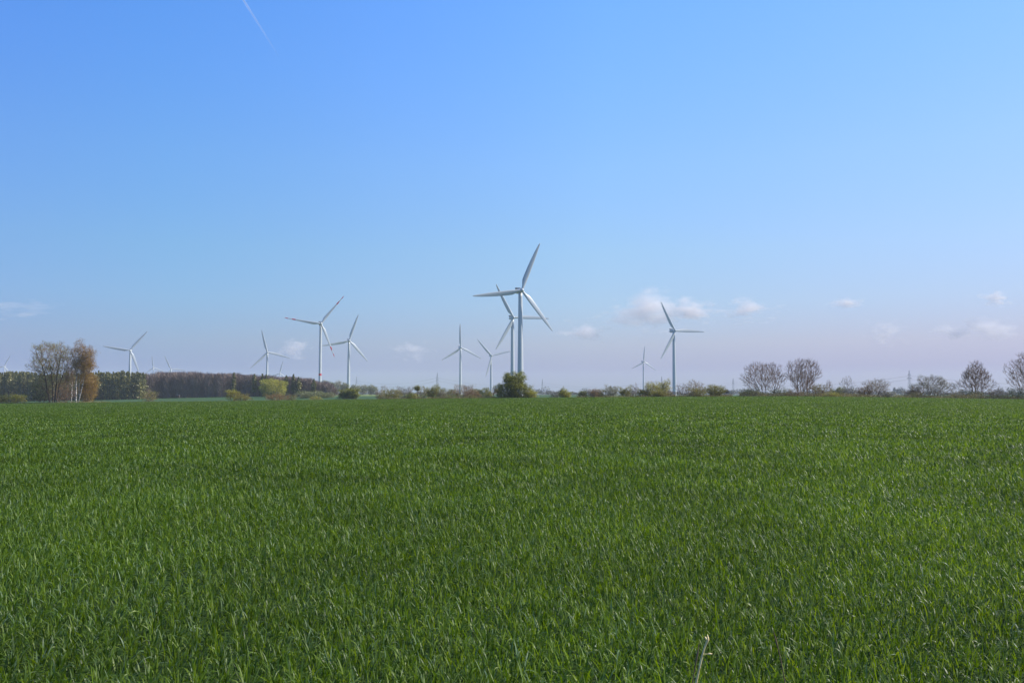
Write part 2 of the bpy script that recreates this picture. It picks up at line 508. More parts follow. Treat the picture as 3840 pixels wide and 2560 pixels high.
def turbine(hx, hy, Lpx, phase, label, Lm=40.0, base_d=4.9, top_d=3.1, red=False, group="white three-bladed wind turbines on the plain"):
    Y = Lm * F / Lpx
    hubp = at(hx, hy, Y)
    s = Lm / 40.0
    fdir = Vector((math.sin(WIND), -math.cos(WIND), 0))
    axis_p = hubp - fdir * OVER * s
    g = gzf(axis_p.x, axis_p.y)
    root = empty("wind_turbine", (axis_p.x, axis_p.y, g), label, "wind turbine", group)
    H = hubp.z - g
    # tower
    kk = 32; top = H - 1.6 * s
    zs = [-0.6, 0.0, 0.35, 0.36]
    zs += list(np.linspace(2, top, 24))
    if red:
        zb = at(hx, 1408, Y).z - g; zt = at(hx, 1400, Y).z - g
        zs += [zb, zt]
    zs = sorted(zs)
    rings = []
    for z in zs:
        t = np.clip(z / top, 0, 1)
        d = base_d + (top_d - base_d) * t
        if z < 0.355: d = base_d + 0.9
        rings.append(ring(0, 0, z, d / 2, d / 2, kk))
    v, f = loft(rings); mb = MB(); mb.v.append(v); mb.f = f; mb.n = len(v)
    mb.m = [1 if (red and len(q) == 4 and zb - .01 < v[q, 2].mean() < zt + .01) else 0 for q in f]
    tow = obj("tower", mb.mesh("tower", [M['paint'], M['red']], True), root)
    # entrance door, at the foot of the tower
    mb = MB(); w = 0.5; yb = -base_d / 2 - 0.05
    v = [(-w, yb, 1.6), (w, yb, 1.6), (w, yb, 3.8), (-w, yb, 3.8), (-w, yb + .4, 1.6), (w, yb + .4, 1.6), (w, yb + .4, 3.8), (-w, yb + .4, 3.8)]
    mb.add(v, [[0, 1, 2, 3], [5, 4, 7, 6], [1, 5, 6, 2], [4, 0, 3, 7], [3, 2, 6, 7], [4, 5, 1, 0]])
    dr = obj("door", mb.mesh("door", M['steel']), tow)
    nac = obj("nacelle", ME_NAC, root); nac.location = (0, 0, H); nac.rotation_euler = (0, 0, WIND); nac.scale = (s, s, s)
    cl = obj("cooler", ME_COOL, nac)
    hub = obj("hub", ME_HUB, root)
    loc = fdir * OVER * s
    hub.location = (loc.x, loc.y, H); hub.rotation_euler = (0, 0, WIND); hub.scale = (s, s, s)
    for kq in range(3):
        b = obj("blade", ME_BLADE_RED if red else ME_BLADE, root)
        Mx = Matrix.Translation((loc.x, loc.y, H)) @ Matrix.Rotation(WIND, 4, 'Z') @ Matrix.Rotation(R(phase + 120 * kq), 4, 'Y') @ Matrix.Scale(s, 4)
        b.matrix_local = Mx
    return root

TURB = [
 (1957, 1088, 195, 21.6, "largest and nearest white wind turbine, rising behind the dense dark green bush"),
 (1926, 1190, 142, 330.5, "second largest wind turbine, just left of and behind the nearest one"),
 (2532, 1240, 124, 331, "wind turbine right of centre standing in front of pink clouds, blade pointing right"),
 (1310, 1277, 104, 18.5, "white wind turbine right beside the red-banded one, tower foot behind a dark bush"),
 (488, 1313, 94, 39, "wind turbine at left rising alone above the dark pine wood"),
 (1003, 1320, 86, 345, "wind turbine behind the wood, directly above the bright yellow tree"),
 (1729, 1303, 90, 357.5, "wind turbine left of the nearest pair with one blade straight up, over a tan bush"),
 (1844, 1333, 83, 317, "wind turbine immediately left of the nearest pair, one blade hanging down its tower"),
 (2415, 1356, 59, 3.5, "small distant wind turbine between the nearest pair and the one in front of pink clouds"),
 (1050, 1399, 49, 13, "tiny wind turbine rotor peeping over the wood right of the yellow tree's turbine"),
 (575, 1378, 46, 353, "tiny wind turbine above the wood, left one of the two small neighbours"),
 (641, 1383.5, 55, 335.5, "tiny wind turbine above the bare wood, right one of the two small neighbours"),
 (16, 1374, 48, 25, "tiny wind turbine above the pines at the far left picture edge"),
 (162, 1383, 62, 320, "tiny wind turbine half hidden behind the bare multi-stemmed tree at left"),
 (314, 1372, 46, 8, "tiny wind turbine seen through the orange-brown birch crown"),
]
for t in TURB: turbine(*t)
turbine(1204, 1213, 135, 38, "tall slim wind turbine with red bands on its blades and tower", Lm=43.0, base_d=3.5, top_d=3.0, red=True)

# ------------------------------------------------------------------ trees
def grow(seed, stems, targets, alpha=0.45, bow=0.10, twig_n=4, twig_len=0.7, twig_up=0.4, droop=0.0, r_tip=0.012, expo=0.42, rmax=None, seg=0.7, twig_sd=0.55):
    """stems: polylines of the main stems (first point on the ground). targets (n,3): points the crown reaches.
    Each target is joined to the nearest living node, weighted by the length of its path, so limbs run out naturally."""
    rg = np.random.default_rng(seed)
    P = []; par = []; path = []
    def add(p, pa, pl):
        P.append(p); par.append(pa); path.append(pl); return len(P) - 1
    for st in stems:
        last = -1; pl = 0
        for a, b in zip(st[:-1], st[1:]):
            a = np.array(a, float); b = np.array(b, float)
            n = max(1, int(np.linalg.norm(b - a) / seg))
            for i in range(n):
                p = a + (b - a) * i / n
                if last >= 0: pl += np.linalg.norm(p - P[last])
                last = add(p + (rg.normal(0, 0.04, 3) if i else 0), last, pl)
        pl += np.linalg.norm(np.array(st[-1]) - P[last]); last = add(np.array(st[-1], float), last, pl)
    P = list(P)
    A = np.zeros((len(P) + len(targets) * 12, 3)); A[:len(P)] = P; PL = np.zeros(len(A)); PL[:len(P)] = path
    n = len(P)
    base = np.array(stems[0][0], float)
    order = np.argsort(np.linalg.norm(targets - base, axis=1) + rg.normal(0, 0.5, len(targets)))
    minz = base[2] + 0.25 * 0
    tips = []
    for ti in order:
        t = targets[ti]
        d = np.linalg.norm(A[:n] - t, axis=1)
        cost = d + alpha * PL[:n] + 0.35 * np.maximum(0, A[:n, 2] - t[2])
        cost[d < 1e-3] = 1e9
        k = int(np.argmin(cost)); L = d[k]
        ns = max(1, min(10, int(L / seg)))
        a = A[k].copy(); last = k
        for i in range(1, ns + 1):
            f = i / ns
            p = a + (t - a) * f
            p = p + np.array([0, 0, -1.0]) * bow * L * math.sin(math.pi * f)
            if i < ns: p = p + rg.normal(0, 0.03 * L / ns + 0.02, 3)
            if n >= len(A): break
            A[n] = p; PL[n] = PL[last] + np.linalg.norm(p - A[last]); par.append(last); last = n; n += 1
        tips.append(last)
    par = np.array(par); A = A[:n]
    cnt = np.zeros(n); leafn = np.ones(n, bool); leafn[par[par >= 0]] = False
    cnt[leafn] = 1
    for i in range(n - 1, -1, -1):
        if par[i] >= 0: cnt[par[i]] += cnt[i]
    rid = np.zeros(n, int)
    for i in range(n): rid[i] = i if par[i] < 0 else rid[par[i]]
    rad = r_tip * np.maximum(cnt, 1) ** expo
    if rmax: rad = np.minimum(rad, rmax)
    idx = np.where(par >= 0)[0]
    p0, p1, r0, r1 = A[par[idx]], A[idx], rad[par[idx]], rad[idx]
    r0 = np.minimum(r0, r1 * 1.6)
    # twigs
    tp = np.array(tips)
    tw0 = np.repeat(A[tp], twig_n, 0); dirb = A[tp] - A[par[tp]]
    dirb /= np.linalg.norm(dirb, axis=1, keepdims=True) + 1e-9
    dv = np.repeat(dirb, twig_n, 0) + rg.normal(0, twig_sd, (len(tp) * twig_n, 3)) + np.array([0, 0, twig_up - droop])
    dv /= np.linalg.norm(dv, axis=1, keepdims=True)
    tl = twig_len * rg.uniform(0.5, 1.2, (len(dv), 1))
    tw0 = tw0 - np.repeat(dirb, twig_n, 0) * rg.uniform(0, 0.8, (len(dv), 1)) * 0.6
    tw1 = tw0 + dv * tl
    return dict(rid=rid[idx], p0=p0, p1=p1, r0=r0, r1=r1, tw0=tw0, tw1=tw1, rt=r_tip)

def envelope(seed, n, W, D, z0, z1, lump=0.18, shell=0.55, box=False):
    """points in a lumpy crown; shell 0..1 pushes points outwards"""
    rg = np.random.default_rng(seed)
    v = rg.normal(0, 1, (n, 3)); v /= np.linalg.norm(v, axis=1, keepdims=True)
    r = rg.random(n) ** (1.0 / (2.0 + 3 * shell))
    if box: r = r / (np.abs(v) ** 3.2).sum(1) ** (1 / 3.2) * 0.95
    ph = rg.uniform(0, 6.28, 8)
    lum = 1 + lump * (np.sin(4 * v[:, 0] + ph[0]) * np.sin(3.5 * v[:, 2] + ph[1]) + 0.7 * np.sin(7 * v[:, 0] + ph[2]) * np.cos(6 * v[:, 1] + ph[3]) + 0.6 * np.sin(9 * v[:, 2] + ph[4]))
    c = (z0 + z1) / 2; h = (z1 - z0) / 2
    p = v * (r * lum)[:, None] * np.array([W / 2, D / 2, h])
    p[:, 2] += c
    return p

def leaves(seed, centers, per, spread, size, flat=0.5, hang=0.0):
    rg = np.random.default_rng(seed)
    c = np.repeat(centers, per, 0) + rg.normal(0, spread, (len(centers) * per, 3)) * np.array([1, 1, 0.8])
    c[:, 2] -= hang * rg.random(len(c))
    n = len(c)
    nr = rg.normal(0, 1, (n, 3)); nr[:, 2] = np.abs(nr[:, 2]) + flat * 0.5; nr /= np.linalg.norm(nr, axis=1, keepdims=True)
    a = np.cross(nr, rg.normal(0, 1, (n, 3))); a /= np.linalg.norm(a, axis=1, keepdims=True) + 1e-9
    b = np.cross(nr, a)
    s = (size * rg.uniform(0.6, 1.4, n))[:, None]
    V = np.stack([c - a * s, c - b * s * 0.5, c + a * s, c + b * s * 0.5], 1)
    c[:, 2] = np.maximum(c[:, 2], 0.02)
    Fc = np.arange(n * 4).reshape(n, 4)
    return V.reshape(-1, 3), Fc

def split_tree_meshes(T, bark, twig, thr=0.06):
    r = (T['r0'] + T['r1']) / 2
    big = r > thr
    out = []
    if big.sum() == 0: big = r >= np.sort(r)[-min(8, len(r))]
    trunk = []
    for q in np.unique(T['rid'][big]):
        bb = big & (T['rid'] == q)
        v, f = prisms(T['p0'][bb], T['p1'][bb], T['r0'][bb], T['r1'][bb], 7)
        trunk.append(mesh_np("trunk", v, f, bark, True))
    sm = ~big
    v1, f1 = prisms(T['p0'][sm], T['p1'][sm], T['r0'][sm], T['r1'][sm], 4)
    v2, f2 = prisms(T['tw0'], T['tw1'], np.full(len(T['tw0']), T['rt'] * 1.0), np.full(len(T['tw0']), T['rt'] * 0.35), 3)
    br = mesh_np("branches", np.concatenate([v1, v2]), np.concatenate([f1, f2 + len(v1)]), twig, False)
    return trunk, br

M['lf_olive'] = leaf_mat("leaf_olive", (0.111, 0.104, 0.020), (0.215, 0.195, 0.033), (0.338, 0.305, 0.050))
M['lf_green'] = leaf_mat("leaf_dark_green", (0.06, 0.072, 0.008), (0.165, 0.180, 0.018), (0.31, 0.30, 0.032), tcol=(1.5, 1.4, .4))
M['lf_yolive'] = leaf_mat("leaf_yellow_olive", (0.182, 0.169, 0.022), (0.325, 0.305, 0.039), (0.481, 0.429, 0.066))
M['lf_yellow'] = leaf_mat("leaf_bright_yellow", (0.200, 0.180, 0.030), (0.360, 0.330, 0.045), (0.500, 0.460, 0.080))
M['lf_cream'] = leaf_mat("bud_cream", (0.187, 0.187, 0.110), (0.297, 0.297, 0.187), (0.440, 0.429, 0.297), tcol=(1, 1, .8))
M['lf_blossom'] = leaf_mat("blossom_pale", (0.10, 0.10, 0.06), (0.24, 0.25, 0.19), (0.46, 0.47, 0.40), tcol=(1, 1, .9))
M['lf_orange'] = leaf_mat("leaf_golden_brown", (0.17, 0.105, 0.018), (0.28, 0.175, 0.03), (0.40, 0.27, 0.055), tcol=(1.3, 1.1, .6))
M['lf_rust'] = leaf_mat("catkin_rust", (0.16, 0.11, 0.045), (0.25, 0.175, 0.075), (0.33, 0.25, 0.10), tcol=(1.2, 1, .7))
M['lf_greyo'] = leaf_mat("leaf_grey_olive", (0.105, 0.114, 0.052), (0.176, 0.185, 0.082), (0.264, 0.264, 0.119))
M['lf_brown'] = leaf_mat("leaf_brown", (0.157, 0.105, 0.052), (0.246, 0.166, 0.075), (0.334, 0.246, 0.105), tcol=(1.2, 1, .7))
M['lf_pine'] = leaf_mat("pine_needles", (0.11, 0.115, 0.042), (0.18, 0.172, 0.065), (0.26, 0.235, 0.09), trans=0.25, scale=0.12, amp=0.35)
M['lf_wood'] = leaf_mat("bare_wood_twigs", (0.20, 0.14, 0.115), (0.29, 0.205, 0.165), (0.38, 0.285, 0.22), trans=0.15, tcol=(1, 1, 1), scale=0.12, amp=0.3)
M['lf_haze'] = leaf_mat("far_foliage", (0.06, 0.06, 0.045), (0.10, 0.095, 0.07), (0.14, 0.14, 0.09), trans=0.15, tcol=(1, 1, 1))

SEED = [100]
def plant(name, cat, label, cx, ytop, ybot, w, Y=None, style='bare', bark='bark_brown', twig=None, leaf=None, per=3, lsize=0.10, lspread=0.25,
          n=None, stems=None, z_lo=None, alpha=0.45, droop=0.0, twig_len=None, r_tip=None, group=None, lump=0.2, shell=0.5, dfac=0.8, sparse=1.0,
          twig_n=4, hang=0.0, thr=0.06, expo=0.42, bow=0.10, taper=0.0):
    """a tree or shrub that spans width w (px) about column cx, from row ybot up to row ytop"""
    SEED[0] += 1; sd = SEED[0]
    rg = np.random.default_rng(sd)
    if Y is None: Y = YE + 5 + rg.uniform(0, 5)
    pb = at(cx, ybot, Y); pt = at(cx, ytop, Y)
    g = gzf(pb.x, Y)
    H = pt.z - g
    sc = Y / F
    Wm = w * sc
    tw_l = twig_len if twig_len else max(0.25, min(0.9, 0.09 * H))
    z0 = (z_lo if z_lo is not None else 0.12) * H
    z1 = H * 1.03 - tw_l * 0.15
    if n is None: n = int(np.clip(Wm * H * 7 * sparse, 60, 900))
    box = 'bush' in name or 'hedge' in name
    if box: Wm *= 1.08; n = int(n * 1.35); lump = max(lump, 0.30); z1 = H * 1.02
    n = int(n * 1.15)
    tg = envelope(sd, n, (Wm - 0.35 * tw_l) * 1.04, (Wm - tw_l) * dfac, z0, z1, lump, shell, box)
    if taper:
        tt = np.clip((tg[:, 2] - z0) / (z1 - z0), 0, 1); k_ = 1.08 - taper * np.clip((tt - 0.35) / 0.65, 0, 1) ** 1.3
        tg[:, 0] *= k_; tg[:, 1] *= k_
    tg = tg[tg[:, 2] > 0.15]
    if stems is None:
        ns = 1 if style == 'tree' else int(np.clip(Wm / 1.6, 2, 6))
        stems = []
        for i in range(ns):
            fx = 0 if ns == 1 else (i / (ns - 1) - 0.5)
            stems.append([(fx * Wm * 0.12, rg.normal(0, 0.15), -0.2), (fx * Wm * 0.28 + rg.normal(0, .1), rg.normal(0, 0.3), H * 0.22),
                          (fx * Wm * 0.5 + rg.normal(0, .2), rg.normal(0, 0.4), H * 0.5)])
    else:
        # stems given in px: list of [(px, row), ...]
        ss = []
        for st in stems:
            dy = rg.normal(0, 0.25)
            pts = []
            for i, (sx, sy) in enumerate(st):
                q = at(sx, sy, Y)
                pts.append((q.x - pb.x, dy * (1 + i * 1.5), (q.z - g) if i else -0.2))
            ss.append(pts)
        stems = ss
    sdv = 0.55
    if name == 'bare_tree' and Wm > 7:
        sdv = 0.30; alpha = max(alpha, 0.62); tw_l *= 1.25; expo = 0.45
    T = grow(sd, stems, tg, alpha=alpha, twig_n=twig_n, twig_len=tw_l, droop=droop, r_tip=r_tip or 0.014, expo=expo, bow=bow, twig_sd=sdv)
    root = empty(name, (pb.x, Y, g), label, cat, group)
    tr, br = split_tree_meshes(T, M[bark], M[twig or bark], thr)
    for q in tr: obj("trunk" if (style == 'tree' or 'tree' in name) else "stem", q, root)
    obj("branches", br, root)
    if leaf:
        if per >= 4 and Y < 350: per = int(round(per * 0.8))
        ctr = T['tw1'] if per > 0 else T['tw1'][rg.random(len(T['tw1'])) < 0.5]
        k = per
        if 0 < per < 1:
            ctr = ctr[rg.random(len(ctr)) < per]; k = 1
        v, f = leaves(sd + 5000, ctr, int(k), lspread, lsize, hang=hang)
        v[:, 2] = np.maximum(v[:, 2], 0.02)
        obj("foliage", mesh_np("foliage", v, f, M[leaf], False), root)
    return root

# ---- far left group
plant("willow_tree", "tree", "tall half-bare tree with three forking dark trunks left of the birches", 196, 1279, 1508, 160, style='tree', bark='bark_dark',
      twig='bark_brown', leaf='lf_olive', per=2, lsize=0.11, lspread=0.3, n=1050, Y=268,
      stems=[[(190, 1510), (180, 1460), (172, 1400), (160, 1360), (150, 1335)], [(200, 1510), (205, 1440), (203, 1380), (195, 1330), (190, 1300)],
             [(212, 1510), (218, 1450), (235, 1395), (245, 1370)], [(205, 1460), (212, 1400), (222, 1340), (222, 1295)]], z_lo=0.28, r_tip=0.016, lump=0.26, twig_n=5, expo=0.49)
plant("birch_tree", "tree", "thin white birch stem between the forked tree and the bigger birches", 262, 1360, 1507, 40, style='tree', bark='birch', twig='bark_red',
      leaf='lf_rust', per=2, lsize=0.10, stems=[[(264, 1508), (262, 1440), (258, 1385)]], z_lo=0.45, droop=1.0, n=170, hang=0.4, thr=0.05, dfac=1.5)
plant("birch_tree", "tree", "tall birch with a bright white trunk and rusty drooping twigs", 298, 1281, 1507, 80, style='tree', bark='birch', twig='bark_red', leaf='lf_rust',
      per=3, lsize=0.12, stems=[[(284, 1508), (281, 1440), (283, 1380), (288, 1330), (291, 1295)]], z_lo=0.42, droop=1.1, n=600, hang=0.6, expo=0.44, lump=0.25, Y=266, shell=0.3)
plant("birch_tree", "tree", "orange-crowned birch with a slim white trunk, rightmost of the birches", 322, 1303, 1507, 62, style='tree', bark='birch', twig='bark_red', leaf='lf_orange',
      per=4, lsize=0.12, stems=[[(296, 1508), (294, 1440), (297, 1380), (308, 1340), (316, 1315)], [(294, 1440), (318, 1400), (330, 1360)]], z_lo=0.40, droop=1.1, n=420, hang=0.7, expo=0.43, lump=0.25, Y=265, shell=0.3)
plant("weeping_shrub", "shrub", "tall orange-brown weeping shrub right of the birch trunks", 328, 1395, 1508, 72, bark='birch', twig='bark_red', leaf='lf_orange', per=6, lsize=0.12,
      n=420, droop=0.8, hang=0.4, z_lo=0.02, thr=0.09, Y=273)
plant("underwood_shrub", "shrub", "dim brown twiggy undergrowth around the foot of the forked tree", 232, 1425, 1508, 120, bark='bark_brown', leaf='lf_brown', per=1, lsize=0.10, n=380, z_lo=0.02, Y=276)
plant("underwood_shrub", "shrub", "dark grey-green shrub left of the forked tree's trunks", 155, 1415, 1508, 90, bark='bark_dark', leaf='lf_greyo', per=3, lsize=0.11, n=320, z_lo=0.02)
plant("field_edge_bush", "bush", "yellow-green bush at the left picture edge in front of the pines", 58, 1478, 1512, 72, leaf='lf_yolive', per=6, lsize=0.09, n=160, z_lo=0.0)
plant("field_edge_bush", "bush", "small olive bush cut off by the left picture edge", -4, 1484, 1513, 50, leaf='lf_olive', per=6, lsize=0.09, n=110, z_lo=0.0)
# ---- bushes along the left field edge
plant("field_edge_bush", "bush", "faint yellow-olive bush alone in front of the pine wood's right end", 562, 1463, 1506, 50, leaf='lf_olive', per=2, lsize=0.09, n=150, z_lo=0.0, twig='bark_tan')
plant("field_edge_bush", "bush", "yellow-green bush before the bare wood, taller left one", 872, 1459, 1503, 46, leaf='lf_yolive', per=4, lsize=0.09, n=170, z_lo=0.0)
plant("field_edge_bush", "bush", "low olive bush touching the taller yellow-green one on its right", 912, 1478, 1502, 56, leaf='lf_olive', per=3, lsize=0.09, n=130, z_lo=0.0)
plant("field_edge_bush", "bush", "low reddish-brown bush below the bright yellow tree", 1042, 1476, 1500, 72, leaf='lf_brown', per=4, lsize=0.09, n=170, z_lo=0.0, bark='bark_red')
plant("field_edge_bush", "bush", "dark brown-olive scrub right of the reddish-brown bush", 1090, 1480, 1499, 40, leaf='lf_greyo', per=3, lsize=0.09, n=90, z_lo=0.0, bark='bark_red')
plant("field_edge_bush", "bush", "very low yellow-olive weeds under the red-banded turbine", 1185, 1486, 1498, 46, leaf='lf_yolive', per=3, lsize=0.08, n=70, z_lo=0.0)
plant("yellow_tree", "tree", "round bright yellow tree in front of the bare wood", 1026, 1423, 1484, 98, Y=520, style='tree', bark='bark_grey', leaf='lf_yellow', per=7, lsize=0.22, lspread=0.5,
      n=420, z_lo=0.02, stems=[[(1020, 1488), (1010, 1465), (1005, 1450)], [(1026, 1488), (1036, 1465), (1045, 1448)]], twig_len=1.2, lump=0.14, shell=0.8)
plant("dark_bush", "bush", "dark green bush in front of the tower foot beside the red-banded turbine", 1322, 1457, 1489, 46, Y=430, leaf='lf_green', per=7, lsize=0.18, n=220, z_lo=0.0, lspread=0.4)
plant("dark_bush", "bush", "lower dark green bush touching the one at the tower foot", 1291, 1465, 1489, 40, Y=432, leaf='lf_green', per=7, lsize=0.18, n=170, z_lo=0.0, lspread=0.4)
plant("low_hedge", "hedge", "low grey-brown hedge right of the yellow tree at the wood's end", 1160, 1468, 1488, 90, Y=470, leaf='lf_greyo', per=4, lsize=0.2, n=260, z_lo=0.0, lspread=0.4, bark='bark_grey')
plant("low_hedge", "hedge", "second length of low hedge thinning out below the red-banded turbine", 1222, 1472, 1488, 60, Y=475, leaf='lf_greyo', per=3, lsize=0.2, n=150, z_lo=0.0, lspread=0.4, bark='bark_red')
# ---- distant row of trees between the banded turbine and the middle
row = [(1218, 1427, 40, "bare round tree at the left end of the distant row, before the red-banded tower"), (1243, 1434, 34, "bare tree second from the left in the distant row"),
       (1268, 1432, 36, "greenish bare tree left of the plain tower foot in the distant row"), (1293, 1438, 34, "bare tree touching the left side of the plain tower foot in the distant row"),
       (1330, 1446, 44, "low bare tree just right of the tower foot in the distant row"), (1362, 1446, 40, "pale yellowish bare tree in the distant row right of the tower foot"),
       (1395, 1447, 44, "grey bare tree in the distant row, third right of the tower foot")]
for i, (x_, yt, w_, lb) in enumerate(row):
    plant("distant_tree", "tree", lb, x_, yt, 1479, w_, Y=900 + 12 * (i % 3), style='tree', bark='bark_grey', leaf=('lf_greyo', 'lf_cream')[i % 3 == 2], per=2, lsize=0.35, lspread=0.7, n=260, z_lo=0.22,
          twig_len=1.4, r_tip=0.05, group="distant row of bare trees beyond the meadow", thr=0.3)
plant("distant_tree", "tree", "spindly bare pointed tree with whorled branches in the distance", 1440, 1443, 1480, 34, Y=700, style='tree', bark='bark_grey', n=130, z_lo=0.2, twig_len=1.0, r_tip=0.03, thr=0.1)

# ---- centre-left hedge
P_ = plant
P_("field_edge_bush", "bush", "grey-brown twiggy bush at the left end of the central hedge", 1422, 1464, 1494, 30, leaf='lf_brown', per=1, lsize=0.09, n=110, z_lo=0.0, bark='bark_grey')
P_("field_edge_bush", "bush", "olive bush with a yellow shoot on top in the central hedge", 1466, 1459, 1494, 66, leaf='lf_olive', per=3, lsize=0.10, n=240, z_lo=0.0)
P_("field_edge_bush", "bush", "broad grey-lilac bare bush in the central hedge", 1516, 1450, 1494, 86, Y=275, leaf='lf_haze', per=1, lsize=0.10, n=330, z_lo=0.0, bark='bark_grey')
P_("field_edge_bush", "bush", "low yellow-green bush in front of the grey-lilac bush", 1545, 1475, 1494, 40, Y=265, leaf='lf_yolive', per=5, lsize=0.09, n=120, z_lo=0.0)
P_("pollard_tree", "tree", "crooked little tree with a flat green tuft on a dark leaning trunk", 1564, 1448, 1494, 24, Y=265, style='tree', bark='bark_dark', leaf='lf_olive', per=7, lsize=0.09, n=60, z_lo=0.66,
   stems=[[(1570, 1496), (1568, 1480), (1563, 1466), (1561, 1458)]], r_tip=0.02, twig_len=0.35)
P_("blossom_bush", "bush", "pale cream budding bush right of the crooked little tree", 1586, 1450, 1493, 38, Y=272, leaf='lf_cream', per=2, lsize=0.08, n=170, z_lo=0.0, bark='bark_tan')
P_("field_edge_bush", "bush", "dark blue-green rounded bush with pale twigs on top", 1627, 1449, 1493, 64, leaf='lf_green', per=5, lsize=0.10, n=280, z_lo=0.0, bark='bark_tan')
P_("blossom_bush", "bush", "small bush with white blossom right of the dark blue-green one", 1658, 1464, 1492, 26, leaf='lf_blossom', per=4, lsize=0.08, n=90, z_lo=0.0)
P_("field_edge_bush", "bush", "low brownish-olive bush before the tan bare tree", 1693, 1462, 1492, 60, leaf='lf_olive', per=4, lsize=0.09, n=200, z_lo=0.0, bark='bark_red')
P_("bare_tree", "tree", "spreading tan bare tree below the turbine with one upright blade", 1742, 1440, 1491, 84, leaf='lf_rust', per=1, lsize=0.08, n=430, z_lo=0.05, bark='bark_tan', twig='bark_tan')
P_("field_edge_bush", "bush", "brown-olive bush overlapping the tan bare tree on its right", 1768, 1462, 1491, 54, leaf='lf_brown', per=3, lsize=0.09, n=170, z_lo=0.0)
P_("field_edge_bush", "bush", "hazy grey-green round bush left of the hanging-blade turbine's foot", 1805, 1455, 1490, 52, Y=330, leaf='lf_greyo', per=5, lsize=0.13, n=220, z_lo=0.0, bark='bark_grey')
P_("field_edge_bush", "bush", "hazy olive bush at the hanging-blade turbine's foot", 1832, 1464, 1490, 30, Y=320, leaf='lf_olive', per=4, lsize=0.12, n=110, z_lo=0.0)
P_("bare_sapling", "tree", "thin bare twiggy sapling just right of the hanging-blade turbine's foot", 1852, 1450, 1490, 20, style='tree', n=70, z_lo=0.3, bark='bark_red')
P_("mushroom_tree", "tree", "small mushroom-shaped olive tree on a bare stem left of the big dark bush", 1866, 1456, 1490, 26, Y=270, style='tree', leaf='lf_olive', per=6, lsize=0.09, n=80, z_lo=0.55,
   stems=[[(1864, 1492), (1865, 1475), (1866, 1468)]])
P_("dark_bush", "bush", "big dense dark green bush hiding the feet of the two largest turbines", 1928, 1408, 1490, 92, Y=264, leaf='lf_green', per=10, lsize=0.13, lspread=0.30, n=640, z_lo=0.0, lump=0.42, shell=0.7,
   bark='bark_dark', twig_len=0.7)
P_("field_edge_bush", "bush", "yellow-olive bush leaning on the right side of the big dark one", 1986, 1462, 1489, 52, Y=263.5, leaf='lf_yolive', per=6, lsize=0.09, n=200, z_lo=0.0)
# ---- centre-right
P_("field_edge_bush", "bush", "pinkish-grey low bush alone right of the lone dim pylon", 2082, 1467, 1488, 46, Y=300, leaf='lf_haze', per=2, lsize=0.1, n=140, z_lo=0.0, bark='bark_grey')
P_("spiky_bush", "bush", "dark spiky bush at the left of the bright yellow-green one", 2108, 1457, 1488, 22, leaf='lf_green', per=5, lsize=0.11, n=80, z_lo=0.05, lump=0.4, style='tree')
P_("field_edge_bush", "bush", "bright yellow-green bush beside the dark spiky one", 2122, 1464, 1488, 34, leaf='lf_yolive', per=6, lsize=0.09, n=130, z_lo=0.0)
P_("field_edge_bush", "bush", "round grey-olive bush standing apart, right of the yellow-green one", 2185, 1465, 1488, 32, leaf='lf_greyo', per=5, lsize=0.10, n=140, z_lo=0.0)
P_("field_edge_bush", "bush", "dark grey-brown upright bush, first of a run of three", 2228, 1458, 1487, 44, leaf='lf_brown', per=3, lsize=0.10, n=170, z_lo=0.0, bark='bark_grey')
P_("field_edge_bush", "bush", "olive middle bush between the grey-brown and the cream-topped bushes", 2252, 1461, 1487, 34, leaf='lf_olive', per=3, lsize=0.10, n=110, z_lo=0.0)
P_("field_edge_bush", "bush", "broad bush with a cream-yellow top and lilac-grey base", 2292, 1448, 1487, 52, leaf='lf_cream', per=2, lsize=0.10, n=250, z_lo=0.0, bark='bark_grey')
P_("field_edge_bush", "bush", "spiky olive-green bush left of the thin bare sapling", 2344, 1452, 1487, 44, leaf='lf_olive', per=4, lsize=0.10, n=190, z_lo=0.0, lump=0.35)
P_("bare_sapling", "tree", "thin bare sapling left of the small distant turbine's foot", 2382, 1437, 1487, 26, style='tree', n=90, z_lo=0.2, bark='bark_red', r_tip=0.010)
P_("field_edge_bush", "bush", "grey twiggy bush behind the thin bare sapling", 2366, 1466, 1487, 36, Y=275, leaf='lf_haze', per=1, n=110, z_lo=0.0, bark='bark_grey')
P_("field_edge_bush", "bush", "brownish-olive bush covering the small distant turbine's foot", 2412, 1459, 1487, 44, leaf='lf_olive', per=3, lsize=0.10, n=160, z_lo=0.0, bark='bark_red')
P_("golden_bush", "bush", "tall golden-olive bush right of the small distant turbine", 2444, 1434, 1487, 56, leaf='lf_yolive', per=3, lsize=0.09, n=300, z_lo=0.03, bark='bark_tan', lump=0.3)
P_("golden_bush", "bush", "golden-yellow budding bush left of the pink-cloud turbine's foot", 2488, 1432, 1487, 50, leaf='lf_yolive', per=3, lsize=0.10, n=280, z_lo=0.03, bark='bark_tan', lump=0.3)
P_("field_edge_bush", "bush", "low orange-olive bush under the golden-yellow one", 2470, 1462, 1487, 50, Y=264, leaf='lf_olive', per=5, lsize=0.09, n=170, z_lo=0.0, bark='bark_red')
P_("field_edge_bush", "bush", "low lilac-grey scrub right at the pink-cloud turbine's foot", 2516, 1466, 1487, 42, leaf='lf_brown', per=1, lsize=0.08, n=130, z_lo=0.0, bark='bark_red')
P_("bare_tree", "tree", "low grey bare tree immediately right of the pink-cloud turbine's foot", 2560, 1438, 1487, 56, n=300, z_lo=0.05, bark='bark_grey')
